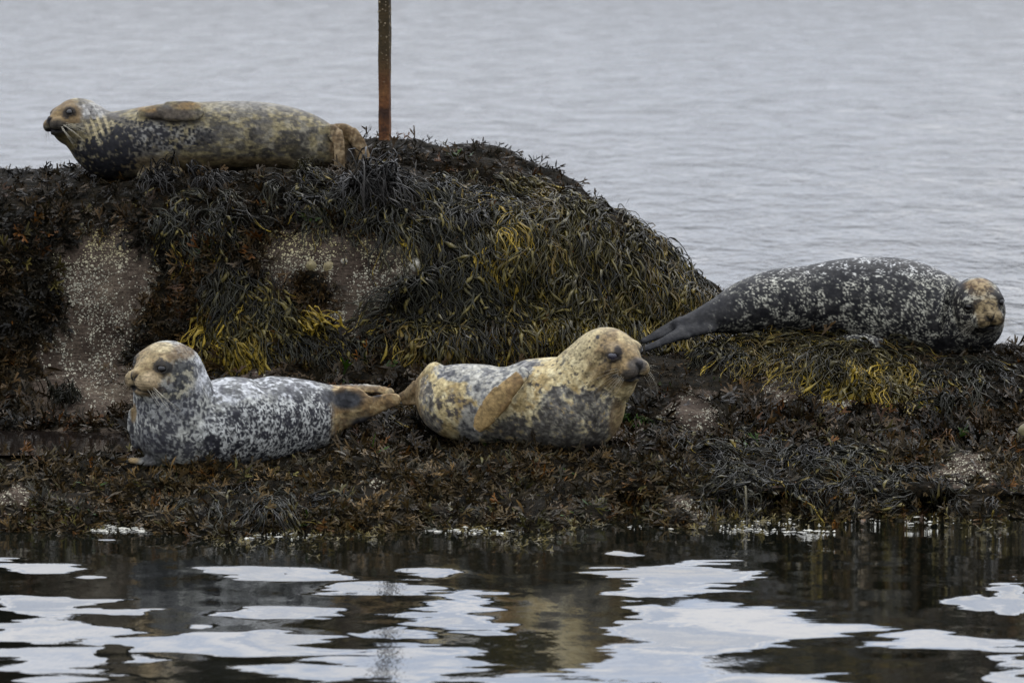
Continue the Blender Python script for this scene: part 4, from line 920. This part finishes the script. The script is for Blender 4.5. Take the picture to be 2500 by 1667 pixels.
tanc = lerp((0.33, 0.265, 0.135), (0.22, 0.16, 0.070), sst(-.3, .6, nl)); tanc = lerp(tanc, (0.38, 0.335, 0.205), sst(-.1, .5, nf) * .65)
grey = lerp((0.085, 0.083, 0.080), (0.024, 0.024, 0.026), sst(-.5, .5, n3)); grey = lerp(grey, (0.17, 0.16, 0.125), (1 - sst(0.03, 0.16, e - 0.07 * nf)) * sst(-.3, .4, nl + .4 * nf) * .8)
lightg = lerp((0.25, 0.24, 0.205), (0.10, 0.10, 0.098), sst(-.3, .5, n3))
gm = blob(px, py, [(1400, 1045, 115, 80), (1310, 1055, 140, 45), (1450, 990, 70, 50), (1370, 985, 60, 50), (1240, 1062, 80, 28)])
lm = blob(px, py, [(1230, 897, 80, 42), (1130, 905, 80, 30), (1185, 930, 50, 70), (1150, 1040, 34, 60)]); rm = blob(px, py, [(1040, 985, 24, 75), (1095, 908, 40, 22), (1060, 1035, 28, 30), (1290, 885, 40, 14)])
col = lerp(tanc, lightg, sst(.3, .7, lm + .35 * n3)); col = lerp(col, grey * 1.5, sst(.40, .8, rm * .85 + .45 * n3) * .9); col = lerp(col, grey, sst(.30, .84, gm * .98 + 0.62 * n3) * .93)
rs = blob(px, py, [(1100, 1000, 60, 50)]); col = lerp(col, (0.05, 0.043, 0.04), rs * sst(.15, .4, n3) * .9)
ns = blob(px, py, [(1400, 925, 90, 60), (1340, 930, 60, 40)]); col = lerp(col, (0.035, 0.032, 0.03), ns * sst(.28, .5, n3 + .15 * nf) * .9)
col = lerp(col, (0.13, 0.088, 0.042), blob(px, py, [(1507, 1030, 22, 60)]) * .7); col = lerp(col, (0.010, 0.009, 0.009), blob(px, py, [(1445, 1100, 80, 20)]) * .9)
r, f, u = s.hl.T
hm = 1 - sst(1.15, 1.6, np.sqrt(r * r + (f * .7) ** 2 + u * u) + .12 * nf); hc = lerp((0.225, 0.175, 0.088), (0.135, 0.092, 0.043), sst(-.35, .5, nl + .5 * sst(.2, .9, f))); hc = lerp(hc, (0.29, 0.25, 0.145), sst(.5, -.4, f + .2 * nf) * .6)
hc = lerp(hc, (0.05, 0.036, 0.022), sst(.25, .6, n3) * .75); col = lerp(col, hc, hm * .92)
fold = sst(.2, .8, np.sin((px + .8 * (py - 900)) * 2 * math.pi / 34.0) + .3 * nf) * blob(px, py, [(1468, 920, 46, 40)]); col = lerp(col, (0.10, 0.07, 0.03), fold * .7)
col = lerp(col, (0.05, 0.053, 0.055), (1 - sst(.2, .5, np.sqrt((np.abs(r) - .5) ** 2 + (f - .8) ** 2 + ((u - .3) * 1.4) ** 2) + .1 * nf)) * .25); col = lerp(col, (0.032, 0.030, 0.029), blob(px, py, [(1556, 892, 27, 22), (1540, 914, 26, 14)]) * .85)
col = lerp(col, (0.015, 0.015, 0.015), blob(px, py, [(1459, 823, 5, 6), (1440, 848, 3, 3)]))
fl = blob(px, py, [(1248, 940, 30, 34), (1213, 982, 34, 36), (1180, 1022, 28, 32)]) * (s.V[:, 1] < 20.95 - 0.135); fl = sst(.1, .3, fl)
col = lerp(col, lerp((0.185, 0.125, 0.052), (0.115, 0.072, 0.03), sst(-.4, .5, nl + .3 * nf)), fl); col = lerp(col, lerp((0.15, 0.108, 0.056), (0.085, 0.056, 0.026), sst(-.4, .4, nf)), 1 - sst(1015, 1040, px + 5 * nf))
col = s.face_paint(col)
s.finish('seal', 'tan and grey seal with raised head at the front centre, looking right', col, ('eye', 'eye_glint'), 16, 21); SEAL_FIELDS.append(s.F)

# --- black spotted seal on the right, face to the camera
s = Seal(22.75); s.head_frame(2386, 733, -0.16, 63, (math.sin(R(13)), -math.cos(R(13))), -13, -8)
s.build([(2384, 775, -.11, 66), (2372, 785, -.06, 78), (2335, 780, 0, 88), (2275, 768, 0.02, 106), (2205, 750, 0.02, 117), (2130, 740, 0.02, 113), (2060, 731, 0.0, 99), (1980, 729, -0.03, 82), (1900, 734, -0.08, 77), (1830, 747, -0.13, 66), (1765, 768, -0.18, 46), (1710, 784, -0.22, 30), (1660, 798, -.25, 20)],
        [((0.03, (0, -.6, 1)), [(1740, 762, -0.17, 30), (1692, 782, -0.20, 25), (1645, 801, -0.23, 19), (1605, 818, -0.26, 13), (1570, 833, -0.28, 6)], 0.55),
         ((0.02, (0, -.8, 1)), [(1730, 797, -0.26, 22), (1690, 806, -0.29, 22), (1650, 820, -0.33, 14), (1610, 838, -0.36, 9), (1573, 852, -0.38, 7)], 0.55),
         ((0.02, (0, -1, .4)), [(2050, 830, -0.17, 12), (2100, 833, -0.20, 18), (2150, 846, -0.20, 16), (2180, 856, -.18, 10)], 0.5)],
        folds=[(s.w(2316, 740, -0.17), (-0.92, 0.25, 0.12), 0.016, 0.020, 0.17), (s.w(2335, 790, -0.19), (-0.8, 0.2, -0.3), 0.011, 0.010, 0.13)])
P, px, py, nf, nl = s.V, s.px, s.py, s.nf, s.nl
n3 = 2 * fbm(P * 34 + 44, 3); wp = 0.5 * np.stack([fbm(P * 45, 2), fbm(P * 45 + 9, 2), fbm(P * 45 + 19, 2)], -1); d1, d2 = worley(P * np.array([52, 52, 66]) + wp * 1.2); e = d2 - d1
blackc = lerp((0.008, 0.008, 0.009), (0.018, 0.0175, 0.0175), sst(-.5, .5, n3)); pale = lerp((0.30, 0.29, 0.235), (0.38, 0.38, 0.37), sst(700, 640, py))
w = (1 - sst(0.0, 0.07, e - 0.015 - 0.04 * nf)) * sst(-0.35, 0.35, 0.3 * nl + 0.6 * nf + 0.3 * s.nh + 0.25 * blob(px, py, [(2150, 780, 260, 70), (2290, 700, 60, 60)]) - .1) * sst(1690, 1860, px)
iso = (1 - sst(.06, .17, np.abs(2 * fbm(P * np.array([44, 44, 58]) + 91, 2, .45)) + .08 * s.nh)) * sst(-.30, .25, .7 * nf + .3 * nl + .4 * s.nh)
w = np.maximum(w * .9, iso * .95 * sst(1740, 1900, px)); col = lerp(blackc, pale, w)
r, f, u = s.hl.T
hm = 1 - sst(1.1, 1.45, np.sqrt(r * r + (f * .7) ** 2 + u * u)); hcol = lerp((0.012, 0.011, 0.0105), (0.15, 0.142, 0.112), sst(.15, .6, nf + .6 * s.nh + .8 * (0.1 - e))); col = lerp(col, hcol, hm * sst(-.2, .1, f))
col = lerp(col, lerp((0.080, 0.046, 0.018), (0.15, 0.105, 0.05), sst(-.4, .4, nf + .4 * s.nh)), sst(0.45, 0.8, u + .15 * nf) * (1 - sst(.3, .75, np.abs(r) + .1 * nf)) * sst(-.2, .1, f) * .9)
col = lerp(col, lerp((0.052, 0.036, 0.017), (0.115, 0.084, 0.040), sst(-.4, .4, nf + .4 * s.nh)), sst(0.95, 1.2, f + .1 * nl) * (1 - sst(.42, .65, np.abs(r) + .08 * nf)) * sst(-.62, -.45, u) * .92)
col = s.face_paint(col, 0.3, dark=(0.009, 0.0085, 0.0085))
s.finish('seal', 'black seal with white speckles lying on the right hand hump, facing the camera', col, ('eye', 'eye'), 14, 5); SEAL_FIELDS.append(s.F)

# ------------------------------------------------------------------ water
BR = [(60, 1377, 120, 28), (675, 1394, 155, 22), (915, 1434, 160, 36), (1070, 1386, 100, 14), (150, 1490, 170, 26), (110, 1540, 135, 44), (715, 1505, 165, 18), (497, 1531, 40, 8), (1105, 1490, 135, 50),
      (480, 1580, 320, 26), (1010, 1612, 190, 62), (150, 1622, 235, 52), (790, 1642, 190, 24), (265, 1318, 55, 3.5), (250, 1410, 45, 4), (1520, 1346, 42, 10), (1640, 1412, 170, 50), (1560, 1440, 90, 40),
      (1790, 1532, 260, 54), (1590, 1625, 170, 46), (2320, 1568, 190, 28), (2365, 1466, 62, 13), (2470, 1455, 50, 36), (1950, 1650, 230, 26), (1330, 1655, 190, 26), (2480, 1640, 60, 40), (1750, 1560, 200, 40), (1600, 1530, 80, 60)]
DK = [(1345, 1480, 150, 125), (415, 1430, 95, 105), (1880, 1598, 155, 30), (270, 1605, 40, 26), (450, 1640, 140, 26), (2250, 1635, 190, 34), (880, 1540, 40, 22), (1560, 1462, 60, 5), (520, 1480, 110, 20)]
def near_slopes(X, Y):
    P = np.stack([X, Y, 0 * X], -1); px, py = proj(P)
    def W(a, b, o=0): return np.stack([X * a, Y * b, 0 * X + o], -1)
    jx = 110 * fbm(W(3.0, 5.0, 3), 3) + 60 * fbm(W(7, 16, 5), 3); jy = 26 * fbm(W(2.2, 2.0, 9), 3); fine = 0.7 * fbm(W(4, 22, 1), 3, .7) + 1.5 * fbm(W(2.4, 7.5, 21), 3, .6)
    def f(L):
        r = np.full(X.shape, 9.0)
        for cx, cy, rx, ry in L: r = np.minimum(r, (np.abs(px + jx * min(1, rx / 90) - cx) / rx / 1.1) ** 1.5 + (np.abs(py + jy * min(1, ry / 18) - cy) / ry) ** 1.7)
        return r
    B = (1 - sst(0.45, 1.25, f(BR) + 0.62 * fine)) * sst(0.7, 1.2, f(DK) + .3 * fine)
    below = 1 - sst(1690, 1760, py)
    el = np.arctan(CAMH / Y); need = (np.arctan(1.95 / np.maximum(23.6 - Y, 1)) - el) / 2 * 1.08 + 0.030 + 0.12 * np.maximum(fbm(W(1.6, 1.6, 77), 3), -.22)
    dark = -0.006 - 0.045 * sst(1700, 2000, px) + 0.030 * fbm(W(3, 4, 3), 3)
    s = dark * (1 - B) + need * B
    rnd = fbm(W(1.6, 0.9), 3) * 0.10
    return s * below + rnd * (1 - below)
def sea():
    ys = np.concatenate([np.linspace(-60, 12, 20), np.linspace(12.4, 15.2, 40)[:-1], np.linspace(15.2, 20.7, 340)[:-1], np.geomspace(20.7, 6000, 60)])
    a = np.linspace(-1, 1, 380); xs0 = np.sign(a) * (np.abs(a) * 2.75 + 0.0)
    edge = np.sign(a) * np.maximum(np.abs(a) - 0.94, 0) / 0.06
    X = xs0[None] * np.maximum(ys, 15.0)[:, None] / 20.0 + edge[None] ** 3 * (30 + np.maximum(ys, 0)[:, None] * 2.0)
    Y = np.repeat(ys[:, None], len(a), 1)
    sy = np.zeros_like(X); m = (Y > 11) & (Y < 20.8); sy[m] = near_slopes(X[m], Y[m])
    sy *= 1 - sst(20.2, 20.7, Y)
    small = fbm(np.stack([X * 9, Y * 7, 0 * X], -1), 3) * 0.020 * m
    sx = fbm(np.stack([X * 3, Y * 2, 0 * X], -1), 3) * 0.012 * m
    nn = nrm(np.stack([-sx, -(sy + small), np.ones_like(X)], -1))
    V = np.stack([X, Y, np.zeros_like(X)], -1)
    o = mesh_obj('sea_water', V, grid_quads(*X.shape)[:, ::-1], M['water'], attrs={'wave': nn.reshape(-1, 3)})
    tag(o, 'grey rippled sea around the rocks', 'water', kind='structure')
sea()
# still pool left of the pale seal
def pool():
    z = 0.222; n = 60; V = [(0, 0, 0)]
    V = []
    ring = [(-260, 1036), (-60, 1036), (100, 1036), (250, 1040), (330, 1046), (380, 1066), (370, 1090), (300, 1106), (150, 1112), (60, 1114), (-260, 1114)]
    for x, y in ring:
        Y = (CAMH - z) * FPX / (y + 200); V.append(((x - 1250) / FPX * Y, Y, z))
    V = np.array(V); V = np.concatenate([V, V.mean(0)[None]]); k = len(ring)
    T = np.array([(i, (i + 1) % k, k) for i in range(k)])
    m = Mat('pool_water'); nz = m.noise(14, 3, 0.5, m.coord()); m.setp(Base_Color=(0.008, 0.006, 0.005), Roughness=0.04, IOR=1.5, Normal=m.bump(nz.outputs['Fac'], 1.0, 0.0012))
    o = mesh_obj('tide_pool', V, T, m.m); tag(o, 'dark still pool left of the pale front seal', 'water', kind='structure')
pool()
# foam and flecks along the waterline
def foam():
    parts = []
    for cx, cy, rx, ry, n in ((110, 1290, 170, 7, 260), (330, 1300, 120, 6, 120), (650, 1312, 130, 12, 70), (1180, 1300, 150, 10, 70), (1700, 1292, 200, 9, 24), (2050, 1280, 260, 10, 30), (2350, 1268, 170, 8, 22), (1900, 1302, 150, 6, 60)):
        px, py = ell_pts(cx, cy, rx, ry, n); Y = CAMH * FPX / (py + 200); c = np.stack([(px - 1250) / FPX * Y, Y, np.full(n, 0.004)], -1)
        k = 7; th = np.arange(k) * 2 * math.pi / k; r = rng.gamma(1.5, 0.0028, (n, 1)).clip(.002, .014) * rng.uniform(0.6, 1.3, (n, k))
        V = np.stack([c[:, 0:1] + 1.5 * r * np.cos(th), c[:, 1:2] + 1.6 * r * np.sin(th), np.full((n, k), 0.002)], -1); top = c[:, None] + np.array([0, 0, 0.004]) * rng.random((n, 1, 1)); V = np.concatenate([V, top], 1)
        t = np.array([(i, (i + 1) % k, k) for i in range(k)]); parts.append((V.reshape(-1, 3), (t[None] + (np.arange(n) * (k + 1))[:, None, None]).reshape(-1, 3), np.repeat(np.array([0.30, 0.29, 0.24]) * rng.uniform(.2, 1.1, (n, 1)), k + 1, 0)))
    V, T, C = join(parts); tag(mesh_obj('foam', V, T, M['foam'], col=C), 'white foam flecks along the water edge of the shelf', 'foam', kind='stuff')
    # fronds floating on the water edge
    n = 900; px = rng.uniform(450, 2500, n); py = np.interp(px, *zip(*WL)) + rng.gamma(1.3, 9, n) * (1 + np.sin(px / 90.0)) - 4; Y = CAMH * FPX / (py + 200)
    root = np.stack([(px - 1250) / FPX * Y, Y, np.full(n, 0.002)], -1); w = rng.random((n, 1))
    V, Q, C = fronds(root, np.tile([0, 0, 1.0], (n, 1)), rng.uniform(.025, .055, n), OLV * (1 - w) * .5 + np.array([0.085, 0.066, 0.020]) * w, FT, stand=0.25, spread=1.2)
    tag(mesh_obj('floating_wrack', V, Q, M['turf'], col=C), 'small yellow brown weed tips breaking the surface at the water edge', 'seaweed', kind='stuff')
foam()
# brown boulder cut by the right edge
def boulder():
    c = unproj(2566, 1060, 21.35); n1, n2 = 24, 36; V = []
    for a in range(n1 + 1):
        for b in range(n2):
            th = math.pi * a / n1; ph = 2 * math.pi * b / n2; d = np.array([math.sin(th) * math.cos(ph), math.sin(th) * math.sin(ph), math.cos(th)])
            V.append(c + d * np.array([0.16, 0.12, 0.075]) * (1 + 0.22 * float(fbm(d * 1.7 + 3, 3))))
    i = np.arange((n1 + 1) * n2).reshape(n1 + 1, n2); j = np.roll(i, -1, 1); V = np.array(V); C = lerp((0.05, 0.034, 0.015), (0.10, 0.085, 0.034), sst(-.2, .3, fbm(V * 30, 3)))
    o = mesh_obj('boulder', V, np.stack([i[:-1], i[1:], j[1:], j[:-1]], -1).reshape(-1, 4), M['barn'], col=C); tag(o, 'olive brown boulder half cut off at the right edge', 'rock')
boulder()
